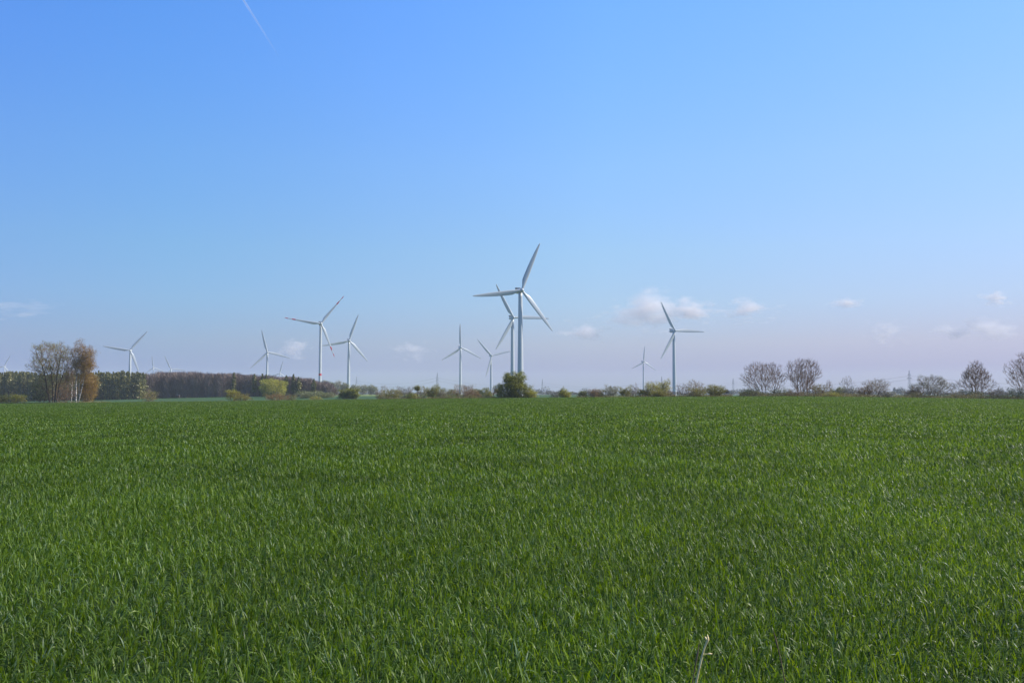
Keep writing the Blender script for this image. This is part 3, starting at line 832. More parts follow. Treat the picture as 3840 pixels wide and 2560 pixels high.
P_("bare_tree", "tree", "greenish bare tree with a fine round crown, second right of that turbine's foot", 2605, 1425, 1486, 76, leaf='lf_yolive', per=0.4, lsize=0.07, n=460, z_lo=0.05, bark='bark_tan', twig='bark_tan')
P_("field_edge_bush", "bush", "olive bush at the base of the fine round-crowned tree", 2618, 1452, 1486, 66, Y=264, leaf='lf_olive', per=3, lsize=0.09, n=210, z_lo=0.0, bark='bark_red')
P_("field_edge_bush", "bush", "solid olive-green dome bush left of a small grey tree", 2684, 1448, 1486, 60, leaf='lf_olive', per=6, lsize=0.09, n=330, z_lo=0.0)
P_("bare_sapling", "tree", "small grey tree in the gap before the big bare trees", 2722, 1459, 1486, 26, style='tree', leaf='lf_haze', per=2, lsize=0.09, n=90, z_lo=0.3, bark='bark_grey')
P_("bare_tree", "tree", "big wide bare tree with several stems fanning out from the ground", 2866, 1356, 1485, 164, n=900, z_lo=0.16, bark='bark_dark', twig='bark_red', r_tip=0.013, shell=0.35, lump=0.12, twig_n=6,
   stems=[[(2862, 1487), (2850, 1465), (2836, 1430), (2822, 1390)], [(2862, 1487), (2858, 1440), (2862, 1400), (2872, 1375)], [(2872, 1487), (2870, 1455), (2850, 1415), (2845, 1385)],
          [(2872, 1487), (2882, 1462), (2900, 1445), (2906, 1405), (2906, 1375)], [(2893, 1487), (2902, 1465), (2907, 1435), (2920, 1400)], [(2862, 1487), (2838, 1468), (2828, 1440), (2812, 1415)]], thr=0.05)
P_("field_edge_bush", "bush", "dark olive bush under the left side of the wide fanning bare tree", 2812, 1457, 1485, 80, leaf='lf_greyo', per=3, lsize=0.09, n=260, z_lo=0.0, bark='bark_dark')
P_("field_edge_bush", "bush", "dark low bush between the two big bare trees", 2928, 1456, 1485, 80, Y=274, leaf='lf_greyo', per=2, lsize=0.09, n=260, z_lo=0.0, bark='bark_dark')
P_("bare_tree", "tree", "tallest of the right-hand bare trees, a dense oval of upright reddish stems", 3012, 1346, 1486, 128, n=900, z_lo=0.14, bark='bark_brown', twig='bark_red', r_tip=0.014, shell=0.3, lump=0.12, twig_n=6,
   stems=[[(2994, 1488), (2990, 1440), (2986, 1390), (2984, 1360)], [(3018, 1488), (3014, 1440), (3008, 1390), (3008, 1358)], [(3028, 1488), (3030, 1430), (3036, 1380)], [(3012, 1488), (3000, 1450), (2978, 1420)],
          [(3022, 1488), (3040, 1450), (3055, 1420)]], thr=0.05)
P_("field_edge_bush", "bush", "brown low scrub at the foot of the tallest oval bare tree", 2980, 1462, 1486, 70, Y=265, leaf='lf_brown', per=1, lsize=0.08, n=200, z_lo=0.0, bark='bark_red')
P_("field_edge_bush", "bush", "brownish twiggy bush right of the tallest oval bare tree", 3070, 1440, 1486, 66, leaf='lf_olive', per=1, lsize=0.09, n=330, z_lo=0.0, bark='bark_red')
P_("bare_sapling", "tree", "fuzzy pinkish sapling rising over the brownish twiggy bush", 3110, 1423, 1487, 32, style='tree', n=130, z_lo=0.3, bark='bark_red', r_tip=0.010)
P_("field_edge_bush", "bush", "hazy green dome bush between the two saplings", 3145, 1453, 1487, 52, Y=285, leaf='lf_greyo', per=5, lsize=0.10, n=240, z_lo=0.0)
P_("field_edge_bush", "bush", "low yellow-olive bush in front of the hazy green dome", 3122, 1472, 1487, 56, Y=264, leaf='lf_yolive', per=4, lsize=0.08, n=140, z_lo=0.0)
P_("bare_sapling", "tree", "lone slim bare sapling with a straight grey trunk", 3177, 1408, 1488, 52, style='tree', n=150, z_lo=0.28, bark='bark_grey', r_tip=0.010, shell=0.3,
   stems=[[(3176, 1490), (3177, 1460), (3180, 1425), (3182, 1412)]])
P_("field_edge_bush", "bush", "lilac-grey round bush behind the lone slim sapling", 3188, 1458, 1488, 40, Y=280, leaf='lf_haze', per=3, lsize=0.09, n=160, z_lo=0.0, bark='bark_grey')
P_("field_edge_bush", "bush", "dark brown bush at the left foot of the pale fan-shaped tree", 3240, 1453, 1488, 56, leaf='lf_brown', per=3, lsize=0.09, n=240, z_lo=0.0, bark='bark_dark')
P_("bare_tree", "tree", "pale greenish fan-shaped bare tree on two dark stems", 3286, 1423, 1489, 98, leaf='lf_cream', per=1, lsize=0.07, n=560, z_lo=0.22, bark='bark_grey', twig='bark_tan',
   stems=[[(3268, 1490), (3260, 1470), (3250, 1450)], [(3290, 1490), (3300, 1470), (3318, 1450)], [(3290, 1490), (3296, 1465), (3298, 1440)], [(3268, 1490), (3272, 1460), (3272, 1440)]])
P_("field_edge_bush", "bush", "low grey scrub under the pale fan-shaped tree's right side", 3320, 1468, 1489, 50, Y=265, leaf='lf_haze', per=2, lsize=0.08, n=140, z_lo=0.0, bark='bark_grey')
P_("blossom_tree", "tree", "wide white-blossoming tree right of the tall right-hand pylon", 3498, 1412, 1491, 148, leaf='lf_blossom', per=3, lsize=0.09, n=800, z_lo=0.08, bark='bark_dark', twig='bark_brown',
   stems=[[(3470, 1493), (3462, 1470), (3446, 1450)], [(3486, 1493), (3478, 1460), (3474, 1430)], [(3504, 1493), (3510, 1465), (3514, 1435)], [(3504, 1493), (3520, 1470), (3550, 1455)]], lump=0.25, shell=0.6)
P_("field_edge_bush", "bush", "dark brown bush at the left foot of the white-blossoming tree", 3430, 1456, 1491, 60, leaf='lf_brown', per=3, lsize=0.09, n=240, z_lo=0.0, bark='bark_dark')
P_("field_edge_bush", "bush", "low pale straw-coloured scrub right of the white-blossoming tree", 3592, 1466, 1492, 56, leaf='lf_cream', per=1, lsize=0.08, n=180, z_lo=0.0, bark='bark_tan')
P_("bare_tree", "tree", "reddish bare tree with a straight trunk and wide level branches", 3662, 1362, 1493, 128, style='tree', n=860, z_lo=0.16, bark='bark_brown', twig='bark_red', r_tip=0.014, shell=0.3, lump=0.22, bow=-0.02, twig_n=6, taper=0.62,
   stems=[[(3660, 1495), (3658, 1450), (3660, 1410), (3664, 1366)], [(3684, 1495), (3674, 1465), (3666, 1440)], [(3684, 1495), (3688, 1460), (3692, 1430)]], thr=0.05)
P_("field_edge_bush", "bush", "dark thicket around the reddish bare tree's trunk", 3640, 1463, 1493, 80, Y=272, leaf='lf_greyo', per=3, lsize=0.09, n=260, z_lo=0.0, bark='bark_dark')
P_("field_edge_bush", "bush", "grey-brown bush right of the reddish bare tree", 3736, 1461, 1494, 84, leaf='lf_brown', per=2, lsize=0.09, n=280, z_lo=0.0, bark='bark_grey')
P_("field_edge_bush", "bush", "dark bush below the bare tree at the right picture edge", 3812, 1457, 1495, 80, leaf='lf_greyo', per=2, lsize=0.09, n=290, z_lo=0.0, bark='bark_dark')
P_("bare_tree", "tree", "large bare tree cut off by the right picture edge", 3866, 1326, 1496, 176, style='tree', n=900, z_lo=0.16, bark='bark_brown', twig='bark_red', r_tip=0.015, shell=0.3, lump=0.12, bow=-0.02, twig_n=6, taper=0.35,
   stems=[[(3866, 1498), (3864, 1430), (3866, 1335)], [(3852, 1498), (3845, 1440), (3835, 1400)]], thr=0.05)

# ---- rough grass and brambles along the field edge, closing the foot of the hedge
def verge():
    rg = np.random.default_rng(31); C = []; S = []
    def span(u0, u1, hmax, dens, yd=(263, 272)):
        n = int((u1 - u0) * dens)
        u = rg.uniform(u0, u1, n); y = rg.uniform(yd[0], yd[1], n)
        x = (u - 1920) / F * y
        hh = hmax * (0.35 + 0.65 * np.abs(np.sin(x * 0.35) * np.sin(x * 0.13 + 1) + 0.35 * np.sin(x * 1.1)))
        z = gz(x, y) + rg.random(n) ** 1.3 * hh
        C.append(np.stack([x, y, z], 1))
    span(-200, 420, 0.7, 14); span(1420, 2010, 1.3, 26); span(2160, 2380, 0.8, 18); span(2380, 2745, 1.3, 28)
    span(2770, 3230, 1.9, 36); span(3225, 4150, 2.0, 34); span(2010, 2160, 0.35, 8); span(420, 1420, 0.30, 6)
    C = np.concatenate(C)
    v, f = leaves(9, C, 1, 0.05, 0.12, flat=0.0)
    o = obj("verge_scrub", mesh_np("verge_scrub", v, f, M['lf_verge']))
    tag(o, "low brown and olive scrub and rough grass along the field edge", "scrub", kind='stuff')
M['lf_verge'] = leaf_mat("verge_scrub_leaf", (0.117, 0.085, 0.044), (0.195, 0.163, 0.066), (0.286, 0.273, 0.088), tcol=(1.2, 1.1, .7), scale=0.15)
verge()

# ---- the woods on the left: masses nobody could count
def wood(name, label, u0, u1, topf, kind, matn, barkn, Y0=560, rows=4, step=9.0, seed=1):
    rg = np.random.default_rng(seed)
    VV = []; FF = []; off = 0; MI = []
    for rw in range(rows):
        Yr = Y0 + rw * 11
        x0 = (u0 - 1920) / F * Yr; x1 = (u1 - 1920) / F * Yr
        n = int((x1 - x0) / (step * Yr / F))
        for i in range(n):
            x = x0 + (i + rg.uniform(0.1, 0.9)) * (x1 - x0) / n; y = Yr + rg.uniform(-4, 4)
            u = 1920 + F * x / y
            g = gzf(x, y)
            top = at(u, topf(u) + rg.normal(0, 3.0) + 3.0 * math.sin(u * 0.07) * math.sin(u * 0.021 + 2) - rw * 0.6, y).z - g
            if kind == 'pine':
                wd = rg.uniform(4.0, 6.5)
                m = 330
                z = top * (0.01 + 0.99 * rg.random(m) ** 0.85)
                rr = wd / 2 * np.clip((1.03 - z / top) * 2.2, 0.12, 1.0) * np.sqrt(rg.random(m)) * (0.75 + 0.25 * np.sin(z * 1.7 + i))
                a = rg.random(m) * 6.28
                c = np.stack([x + rr * np.cos(a), y + rr * np.sin(a), g + z], 1)
                v, f = leaves(seed + i + rw * 999, c, 1, 0.05, 0.62, flat=0.9)
            else:
                wd = rg.uniform(5.5, 8.5)
                m = 300
                z = top * (0.0 + 0.98 * rg.random(m) ** 0.85)
                rr = wd / 2 * np.sqrt(np.clip(1.02 - (np.abs(z / top - 0.66) / 0.36) ** 2.2 * (z / top > 0.66), 0.02, 1)) * np.sqrt(rg.random(m))
                a = rg.random(m) * 6.28
                b0 = np.stack([x + rr * np.cos(a) * 0.8, y + rr * np.sin(a) * 0.8, g + z * 0.9], 1)
                dv = np.stack([np.cos(a) * 0.35, np.sin(a) * 0.35, np.full(m, 1.0)], 1) + rg.normal(0, 0.25, (m, 3))
                ln = rg.uniform(1.2, 3.0, (m, 1))
                b1 = b0 + dv * ln; b1[:, 2] = np.minimum(b1[:, 2], g + top * (1 - 0.0) )
                v, f = prisms(b0, b1, np.full(m, 0.10), np.full(m, 0.035), 3)
            VV.append(v); FF.append(f + off); off += len(v); MI.append(np.zeros(len(f), int))
            tv, tf = prisms(np.array([[x, y, g - 0.2]]), np.array([[x + rg.normal(0, .2), y, g + top * 0.93]]), np.array([0.24]), np.array([0.06]), 5)
            VV.append(tv); FF.append(tf + off); off += len(tv); MI.append(np.ones(len(tf), int))
    me = mesh_np(name, np.concatenate(VV), np.concatenate(FF), [M[matn], M[barkn]], False, np.concatenate(MI))
    o = obj(name, me)
    tag(o, label, "wood", kind='stuff')
    return o
top_pine = lambda u: np.interp(u, [-400, 0, 60, 180, 340, 420, 470, 520, 560], [1396, 1399, 1396, 1404, 1400, 1397, 1396, 1401, 1404])
top_bare = lambda u: np.interp(u, [500, 560, 610, 680, 760, 830, 900, 960, 1050, 1130, 1180, 1230, 1260], [1403, 1402, 1399, 1394, 1401, 1402, 1405, 1411, 1414, 1420, 1428, 1442, 1462])
wood("pine_wood", "dark green pine wood at the left behind the field", -260, 545, top_pine, 'pine', 'lf_pine', 'bark_dark', seed=3)
wood("bare_wood", "grey-brown leafless wood right of the pines", 515, 1250, top_bare, 'bare', 'lf_wood', 'bark_grey', Y0=585, seed=4, rows=5, step=8.0)

def spruce(px, ytop, w, label, Y=600):
    SEED[0] += 1; rg = np.random.default_rng(SEED[0])
    p = at(px, ytop, Y); g = gzf(p.x, Y); H = p.z - g
    root = empty("spruce_tree", (p.x, Y, g), label, "tree", "spruces poking out of the bare wood")
    v, f = prisms(np.array([[0, 0, -0.2]]), np.array([[0, 0, H * 0.98]]), np.array([0.28]), np.array([0.04]), 8)
    obj("trunk", mesh_np("trunk", v, f, M['bark_dark']), root)
    m = 700; Wm = w * Y / F
    z = H * (0.2 + 0.8 * rg.random(m) ** 0.9)
    tier = 0.65 + 0.35 * np.abs(np.sin(z * 1.9))
    rr = Wm / 2 * np.clip((H * 1.02 - z) / (H * 0.32), 0.05, 1) * tier * np.sqrt(rg.random(m)); a = rg.random(m) * 6.28
    c = np.stack([rr * np.cos(a), rr * np.sin(a), z], 1)
    v, f = leaves(SEED[0], c, 1, 0.05, 0.55, flat=0.9)
    obj("crown", mesh_np("crown", v, f, M['lf_pine']), root)
for px, yt, w, lb in ((878, 1397, 16, "dark spruce tip at the left end of the spruces, left of the yellow tree's turbine"), (954, 1402, 24, "jagged spruce just left of the turbine above the yellow tree"),
                      (984, 1402, 20, "tall spruce touching the left side of the turbine above the yellow tree"), (998, 1404, 12, "narrow spruce tip hard against the turbine tower above the yellow tree"),
                      (1074, 1408, 22, "rounded spruce right of the tiny rotor behind the wood"), (1101, 1403, 20, "pointed spruce tallest at the right end of the wood"),
                      (1120, 1414, 24, "broad dark spruce just right of the pointed one"), (1177, 1421, 20, "last small spruce before the red-banded turbine tower")):
    spruce(px, yt, w, lb, Y=578)

# ---- far hazy tree line along the horizon
def treeline():
    rg = np.random.default_rng(77); C = []
    for i in range(420):
        Yr = rg.uniform(1100, 2600)
        u = rg.uniform(1180, 4100)
        x = (u - 1920) / F * Yr; g = gzf(x, Yr)
        big = 0.6 + 0.6 * (math.sin(u * 0.013) * math.sin(u * 0.031 + 1) > -0.1)
        h = rg.uniform(4, 11) * big; wd = rg.uniform(8, 22)
        m = 200
        c = rg.normal(0, 1, (m, 3)); c /= np.linalg.norm(c, axis=1, keepdims=True); c *= rg.random((m, 1)) ** 0.4
        c = c * np.array([wd / 2, wd / 2, h / 2]) + np.array([x, Yr, g + h / 2])
        C.append(c)
    C = np.concatenate(C)
    v, f = leaves(5, C, 1, 0.1, 0.8)
    o = obj("distant_woodland", mesh_np("distant_woodland", v, f, M['lf_haze']))
    tag(o, "hazy grey line of far trees along the horizon", "woodland", kind='stuff')
treeline()
for px, yt, lb in ((3354, 1453, "tall pointed poplar on the far horizon, left one of a faint trio"), (3367, 1459, "middle one of three faint far poplars left of the right-hand pylon"), (3384, 1464, "shortest of three faint far poplars, nearest the right-hand pylon")):
    plant("poplar_tree", "tree", lb, px, yt, 1479, 7, Y=1900, style='tree', bark='bark_grey', leaf='lf_haze', per=3, lsize=0.6, lspread=0.7, n=110, z_lo=0.1, twig_len=1.2, r_tip=0.08, thr=0.3,
          group="far poplars by the horizon")

# ------------------------------------------------------------------ pylons and wires
def pylon(px, ytop, ybase, label, turn=0.25):
    H = 50.0
    Y = H * F / (ybase - ytop)
    p = at(px, ytop, Y); g = gzf(p.x, Y); H = p.z - g
    root = empty("power_pylon", (p.x, Y, g), label, "power pylon", "lattice power pylons on the horizon")
    root.rotation_euler = (0, 0, turn)
    S = []
    def hw(z):   # half width of the body
        return np.interp(z / H, [0, 0.35, 0.66, 0.74, 1.0], [3.3, 2.1, 1.5, 1.2, 0.12])
    levels = list(np.linspace(0, 0.98, 15) * H)
    cs = [(-1, -1), (1, -1), (1, 1), (-1, 1)]
    for z0, z1 in zip(levels[:-1], levels[1:]):
        a, b = hw(z0), hw(z1)
        for i in range(4):
            c0, c1 = cs[i], cs[(i + 1) % 4]
            S.append(((c0[0] * a, c0[1] * a, z0), (c0[0] * b, c0[1] * b, z1), 0.17))
            S.append(((c0[0] * a, c0[1] * a, z0), (c1[0] * b, c1[1] * b, z1), 0.085))
            S.append(((c0[0] * b, c0[1] * b, z1), (c1[0] * b, c1[1] * b, z1), 0.085))
    v, f = prisms([q[0] for q in S], [q[1] for q in S], [q[2] for q in S], [q[2] for q in S], 4)
    obj("lattice_mast", mesh_np("lattice_mast", v, f, M['steel']), root)
    arms = []
    for zf, half in ((0.66, 7.0), (0.80, 4.5)):
        z = zf * H; S = []
        for sx in (-1, 1):
            # arms run across the line, which is seen almost end on
            for dz in (0, 1.4):
                for sd in (-1, 1):
                    S.append(((sd * 1.2, sx * 1.0, z + dz), (0.0, sx * half, z), 0.16))
            for t in (0.3, 0.6):
                S.append(((0.6, sx * half * t, z), (0.6, sx * half * t, z + 1.4 * (1 - t)), 0.1))
            S.append(((0, sx * half, z), (0, sx * half, z - 2.2), 0.14))
        v, f = prisms([q[0] for q in S], [q[1] for q in S], [q[2] for q in S], [q[2] for q in S], 4)
        obj("crossarm", mesh_np("crossarm", v, f, M['steel']), root)
        arms.append((z, half))
    bpy.context.view_layer.update()
    Mw = Matrix.Translation((p.x, Y, g)) @ Matrix.Rotation(turn, 4, 'Z')
    return [Mw @ Vector((0, sx * half, z - 2.2)) for z, half in arms for sx in (-1, 1)]
PY = [
 (1337, 1410, 1480, "faint pylon seen just right of the turbine beside the red-banded one"),
 (1640, 1395, 1479, "clear pylon left of the tan bare tree and the turbine with one upright blade"),
 (2034, 1420, 1479, "lone dim pylon right of the big dark green bush"),
 (2481, 1410, 1479, "very faint pylon top above the golden-olive bushes"),
 (2749, 1416, 1479, "dim pylon in the gap left of the wide fanning bare tree"),
 (3409, 1386, 1479, "tall pylon left of the white-blossoming tree"),
]
ends = [pylon(*q) for q in PY]
def wires(A, B, sag, label):
    mb0 = []; mb1 = []
    for a, b in zip(A, B):
        pts = []
        for i in range(25):
            t = i / 24
            p = a.lerp(b, t); p.z -= sag * 4 * t * (1 - t)
            pts.append(p)
        mb0 += [tuple(q) for q in pts[:-1]]; mb1 += [tuple(q) for q in pts[1:]]
    v, f = prisms(mb0, mb1, np.full(len(mb0), 0.09), np.full(len(mb0), 0.09), 3)
    o = obj("power_line", mesh_np("power_line", v, f, M['wire']))
    tag(o, label, "power line", "power lines between the pylons")
wires(ends[0], ends[1], 12, "sagging power line between the two pylons left of the tan bare tree")
wires(ends[1], ends[2], 14, "power line from the clear left pylon to the lone dim pylon")
wires(ends[2], ends[3], 16, "power line crossing the open gap right of the big dark bush")
wires(ends[3], ends[4], 10, "short power line behind the pink-cloud turbine's foot")
wires(ends[4], ends[5], 16, "power line falling left from the tall right-hand pylon")
off_r = [q + Vector((760, 300, -6)) for q in ends[5]]
wires(ends[5], off_r, 14, "power line running right from the tall right-hand pylon behind the bare trees")

# ------------------------------------------------------------------ hunting stand far off at the edge of the bare wood
def stand():
    p = at(668, 1490, 545); g = gzf(p.x, 545)
    root = empty("hunting_stand", (p.x, 545, g), "small dark raised hide at the foot of the bare wood", "hunting stand")
    mb = MB()
    v = [(-.8, -.8, 1.0), (.8, -.8, 1.0), (.8, .8, 1.0), (-.8, .8, 1.0), (-.8, -.8, 2.2), (.8, -.8, 2.2), (.8, .8, 2.2), (-.8, .8, 2.2)]
    mb.add(v, [[3, 2, 1, 0], [4, 5, 6, 7], [0, 1, 5, 4], [1, 2, 6, 5], [2, 3, 7, 6], [3, 0, 4, 7]])
    obj("cabin", mb.mesh("cabin", M['bark_dark']), root)
    mb = MB()
    v = [(-1, -1, 2.2), (1, -1, 2.2), (1, 1, 2.35), (-1, 1, 2.35), (-1, -1, 2.4), (1, -1, 2.4), (1, 1, 2.55), (-1, 1, 2.55)]
    mb.add(v, [[3, 2, 1, 0], [4, 5, 6, 7], [0, 1, 5, 4], [1, 2, 6, 5], [2, 3, 7, 6], [3, 0, 4, 7]])
    obj("roof", mb.mesh("roof", M['dark_metal']), root)
    for sx in (-.7, .7):
        for sy in (-.7, .7):
            v, f = prisms(np.array([[sx * 1.2, sy * 1.2, -0.1]]), np.array([[sx, sy, 1.0]]), np.array([.07]), np.array([.07]), 6)
            obj("leg", mesh_np("leg", v, f, M['bark_dark']), root)
stand()

# ------------------------------------------------------------------ dry stems in the foreground
def stem(name, pts, r, matn, label, knots=(), seed=0):
    """pts: (px,row,Y) from foot to tip"""
    rg = np.random.default_rng(seed)
    P = [at(*q) for q in pts]
    foot = P[0].copy(); g = gzf(foot.x, foot.y)
    # run down to the ground
    d = (P[0] - P[1]).normalized()
    if d.z > -0.3: d = Vector((0, 0, -1))
    tlen = (P[0].z - g + 0.02) / -d.z
    base = P[0] + d * tlen
    chain = [base] + P
    root = empty(name, (base.x, base.y, g), label, "dry stalk")
    # smooth subdivided tube
    C = []
    for a, b in zip(chain[:-1], chain[1:]):
        k = max(2, int((b - a).length / 0.012))
        for i in range(k): C.append(a.lerp(b, i / k))
    C.append(chain[-1])
    for _ in range(4):
        C = [C[0]] + [(C[i - 1] + C[i] * 2 + C[i + 1]) / 4 for i in range(1, len(C) - 1)] + [C[-1]]
    off = Vector((base.x, base.y, g))
    rings = []
    n = len(C)
    kk = 10
    for i, c in enumerate(C):
        t = i / (n - 1)
        dd = (C[min(i + 1, n - 1)] - C[max(i - 1, 0)]).normalized()
        a = dd.cross(Vector((0, 1, 0.1))).normalized(); b = dd.cross(a)
        rr = r * (1.0 - 0.35 * t) * (1 + 0.10 * math.sin(i * 0.9) * rg.random())
        if t > 0.93: rr = r * np.interp(t, [0.93, 0.96, 1.0], [0.7, 1.15, 0.08])
        cc = c - off
        rings.append(np.array([list(cc + (a * math.cos(q) + b * math.sin(q)) * rr) for q in np.linspace(0, 2 * np.pi, kk, endpoint=False)]))
    v, f = loft(rings); mb = MB(); mb.add(v, f)
    obj("stalk", mb.mesh("stalk", M[matn], True), root)
    for (kp, sz, ang) in knots:
        c = C[int(kp * (n - 1))] - off
        dv = Vector((math.cos(ang), -0.2, math.sin(ang)))
        q0 = np.array([list(c)]); q1 = np.array([list(c + dv * sz)])
        v1, f1 = prisms(q0, q1, np.array([r * 0.25]), np.array([r * 0.22]), 6)
        # a husk at its end
        e = c + dv * sz
        rr = []
        for s_, w_ in ((-0.6, .05), (-0.3, .7), (0, 1.0), (0.4, .8), (1.0, .05)):
            cen = e + dv * (s_ * r * 2.2)
            a = dv.cross(Vector((0, 1, 0))).normalized(); b = dv.cross(a)
            rr.append(np.array([list(cen + (a * math.cos(q) + b * math.sin(q)) * r * 0.8 * w_) for q in np.linspace(0, 2 * np.pi, 8, endpoint=False)]))
        v2, f2 = loft(rr)
        mb = MB(); mb.add(v1, f1.tolist()); mb.add(v2, f2)
        obj("husk", mb.mesh("husk", M[matn], True), root)
    return root
stem("dry_stalk", [(2608, 2570, 2.9), (2624, 2500, 2.9), (2634, 2450, 2.9), (2643, 2420, 2.9), (2654, 2402, 2.9), (2656, 2390, 2.9), (2652, 2376, 2.9)], 0.0050, 'dry',
     "pale tan dry stalk sticking up at the bottom edge, right of centre", knots=((0.90, 0.022, 0.1), (0.955, 0.010, 2.0)), seed=4)
stem("dry_stalk", [(2594, 2570, 2.6), (2606, 2500, 2.6), (2618, 2440, 2.6), (2622, 2400, 2.6)], 0.0026, 'dry_dark', "dark thin dry stalk just left of the pale tan one", seed=5)
stem("dry_stalk", [(2946, 2570, 2.6), (2930, 2480, 2.6), (2910, 2400, 2.6), (2898, 2355, 2.6)], 0.0024, 'dry_dark', "dim brown dry stalk right of the pale tan one, leaning left", seed=6)

# ------------------------------------------------------------------ clouds and contrail, far outside the haze
def cloud_mat(name, dens, seed, scale):
    m, n, l = mat(name)
    tc = n.new("ShaderNodeTexCoord")
    mp = n.new("ShaderNodeMapping"); mp.inputs['Location'].default_value = (seed * 3.1, seed * 1.7, 0)
    nz = n.new("ShaderNodeTexNoise"); nz.inputs['Scale'].default_value = scale; nz.inputs['Detail'].default_value = 5; nz.inputs['Roughness'].default_value = 0.6
    l.new(tc.outputs['Object'], mp.inputs[0]); l.new(mp.outputs[0], nz.inputs['Vector'])
    ln = n.new("ShaderNodeVectorMath"); ln.operation = 'LENGTH'; l.new(tc.outputs['Object'], ln.inputs[0])
    # density = clamp((noise*1.6 - length) ...)
    a = n.new("ShaderNodeMath"); a.operation = 'MULTIPLY_ADD'; a.inputs[1].default_value = 3.4; a.inputs[2].default_value = -1.25
    l.new(nz.outputs['Fac'], a.inputs[0])
    b = n.new("ShaderNodeMath"); b.operation = 'SUBTRACT'; l.new(a.outputs[0], b.inputs[0]); l.new(ln.outputs['Value'], b.inputs[1])
    c = n.new("ShaderNodeMath"); c.operation = 'MULTIPLY'; c.use_clamp = False; c.inputs[1].default_value = dens * 2.5
    mx = n.new("ShaderNodeMath"); mx.operation = 'MAXIMUM'; mx.inputs[1].default_value = 0
    l.new(b.outputs[0], mx.inputs[0]); l.new(mx.outputs[0], c.inputs[0])
    v = n.new("ShaderNodeVolumePrincipled"); v.inputs['Color'].default_value = (1.0, 0.965, 0.94, 1); v.inputs['Anisotropy'].default_value = 0.0
    l.new(c.outputs[0], v.inputs['Density'])
    o = n.new("ShaderNodeOutputMaterial"); l.new(v.outputs[0], o.inputs['Volume'])
    return m
def cloud(px, py, w, h, dens, label, k):
    Y = 17000.0
    p = at(px, py, Y)
    s = Y / F
    mb = MB()
    kk = 16; rings = []
    for j in range(9):
        t = math.pi * (j + 0.5) / 9
        rings.append(ring(0, 0, -math.cos(t) * 1.05, math.sin(t) * 1.05, math.sin(t) * 1.05, kk))
    v, f = loft(rings); mb.add(v, f)
    o = obj("cloud", mb.mesh("cloud", cloud_mat("cloud_vapour", 2.0 * dens / (w * s), k, 1.5), True))
    o.location = p; o.scale = (w * s / 1.4, w * s / 2.2, h * s / 1.45)
    tag(o, label, "cloud", "small pinkish clouds low in the sky")
CL = [(2190, 1236, 180, 90, 1.6, "pink cloud right of the nearest turbine's lowest blade tip"), (2420, 1160, 340, 150, 1.9, "largest pinkish cloud, behind the rotor of the turbine right of centre"),
      (2590, 1168, 220, 100, 2.2, "bright cloud puff just right of that turbine's upper blade"), (2800, 1164, 260, 84, 1.9, "long pale cloud right of the largest one"),
      (3170, 1138, 150, 46, 1.2, "small faint cloud high between the long cloud and the right edge"), (3725, 1122, 130, 56, 1.9, "small bright round cloud near the right edge, topmost there"),
      (3700, 1235, 220, 100, 1.1, "faint pink cloud low at the right edge above the reddish bare tree"), (3325, 1255, 160, 100, 1.0, "faint slanting cloud above the pale fan-shaped tree"),
      (3580, 1250, 170, 70, 0.9, "faint low cloud above the white-blossoming tree"), (1105, 1305, 130, 70, 1.1, "small pink cloud left of the red-banded tower"),
      (1550, 1316, 150, 80, 0.9, "small faint pink cloud between the middle turbines"), (70, 1156, 240, 80, 0.45, "faint cloud above the far left turbine"),]
for k, q in enumerate(CL): cloud(*q, k + 1)

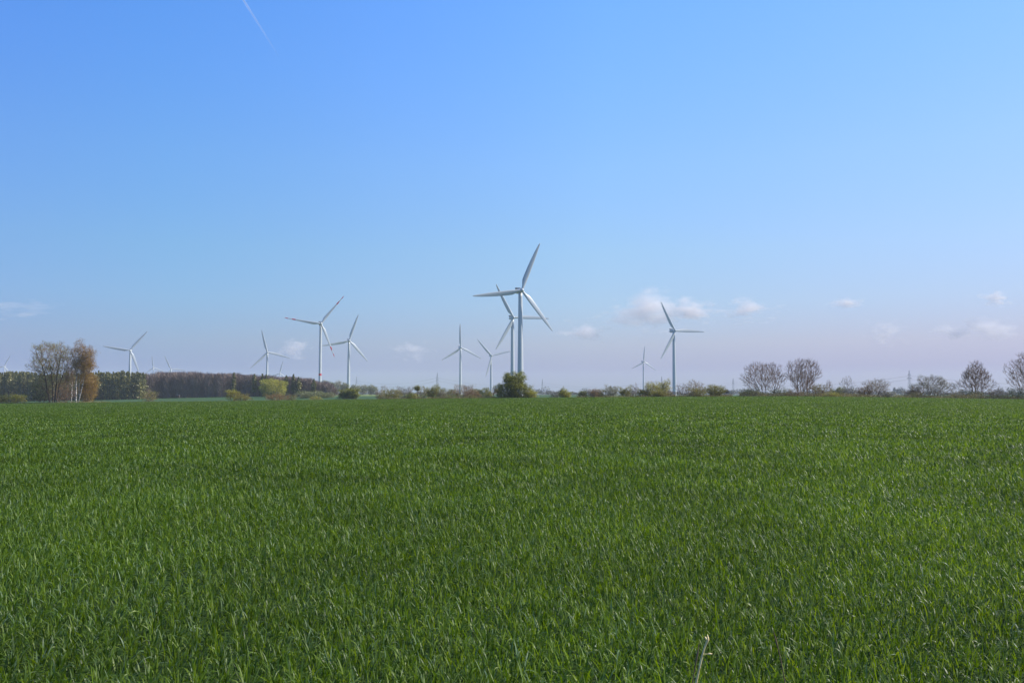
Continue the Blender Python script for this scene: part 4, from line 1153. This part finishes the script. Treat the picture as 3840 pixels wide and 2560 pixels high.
def contrail():
    m, n, l = mat("ice_trail")
    lw = n.new("ShaderNodeLayerWeight"); lw.inputs['Blend'].default_value = 0.5
    tc = n.new("ShaderNodeTexCoord"); sp = n.new("ShaderNodeSeparateXYZ"); l.new(tc.outputs['Generated'], sp.inputs[0])
    mr = n.new("ShaderNodeMapRange"); mr.inputs['From Min'].default_value = 0.0; mr.inputs['From Max'].default_value = 1.0
    mr.inputs['To Min'].default_value = 0.42; mr.inputs['To Max'].default_value = 0.03
    l.new(sp.outputs['Y'], mr.inputs['Value'])
    inv = n.new("ShaderNodeMath"); inv.operation = 'SUBTRACT'; inv.inputs[0].default_value = 1.0; l.new(lw.outputs['Facing'], inv.inputs[1])
    mu = n.new("ShaderNodeMath"); mu.operation = 'MULTIPLY'; l.new(inv.outputs[0], mu.inputs[0]); l.new(mr.outputs[0], mu.inputs[1])
    tr = n.new("ShaderNodeBsdfTransparent"); d1 = n.new("ShaderNodeBsdfDiffuse"); d1.inputs['Color'].default_value = (0.95, 0.95, 0.95, 1)
    d2 = n.new("ShaderNodeBsdfTranslucent"); d2.inputs['Color'].default_value = (1, 1, 1, 1)
    df = n.new("ShaderNodeMixShader"); df.inputs[0].default_value = 0.6; l.new(d1.outputs[0], df.inputs[1]); l.new(d2.outputs[0], df.inputs[2])
    mix = n.new("ShaderNodeMixShader"); l.new(mu.outputs[0], mix.inputs[0]); l.new(tr.outputs[0], mix.inputs[1]); l.new(df.outputs[0], mix.inputs[2])
    o = n.new("ShaderNodeOutputMaterial"); l.new(mix.outputs[0], o.inputs['Surface'])
    a = at(856, -90, 17000); b = at(1045, 212, 20500)
    N = 24
    pts = [a.lerp(b, i / N) for i in range(N + 1)]
    d = (b - a).normalized(); s = d.cross(Vector((0, 0, 1))).normalized(); t = d.cross(s)
    rings = []
    for i, p in enumerate(pts):
        r = np.interp(i / N, [0, 1], [30, 17]) * (1 + 0.12 * math.sin(i * 1.7))
        rings.append(np.array([list(p - a + (s * math.cos(q) + t * math.sin(q)) * r) for q in np.linspace(0, 2 * np.pi, 16, endpoint=False)]))
    v, f = loft(rings); mb = MB(); mb.add(v, f)
    o_ = obj("contrail", mb.mesh("contrail", m, True)); o_.location = a
    tag(o_, "thin white aircraft trail slanting down from the top edge, left of centre", "contrail")
contrail()

# ------------------------------------------------------------------ the hazy air
def haze():
    m, n, l = mat("haze_air")
    v = n.new("ShaderNodeVolumePrincipled")
    v.inputs['Color'].default_value = (0.80, 0.88, 1.0, 1); v.inputs['Density'].default_value = 1.1e-4; v.inputs['Anisotropy'].default_value = 0.0
    o = n.new("ShaderNodeOutputMaterial"); l.new(v.outputs[0], o.inputs['Volume'])
    x0, x1, y0, y1 = -4400, 4400, -200, 5500
    z0 = float(gzv.min()) - 1.0; z1 = 138.0
    V = [(x0, y0, z0), (x1, y0, z0), (x1, y1, z0), (x0, y1, z0), (x0, y0, z1), (x1, y0, z1), (x1, y1, z1), (x0, y1, z1)]
    mb = MB(); mb.add(V, [[3, 2, 1, 0], [4, 5, 6, 7], [0, 1, 5, 4], [1, 2, 6, 5], [2, 3, 7, 6], [3, 0, 4, 7]])
    o_ = obj("haze", mb.mesh("haze", m)); tag(o_, "thin pale blue haze in the air over the plain", "haze", kind='stuff')
haze()
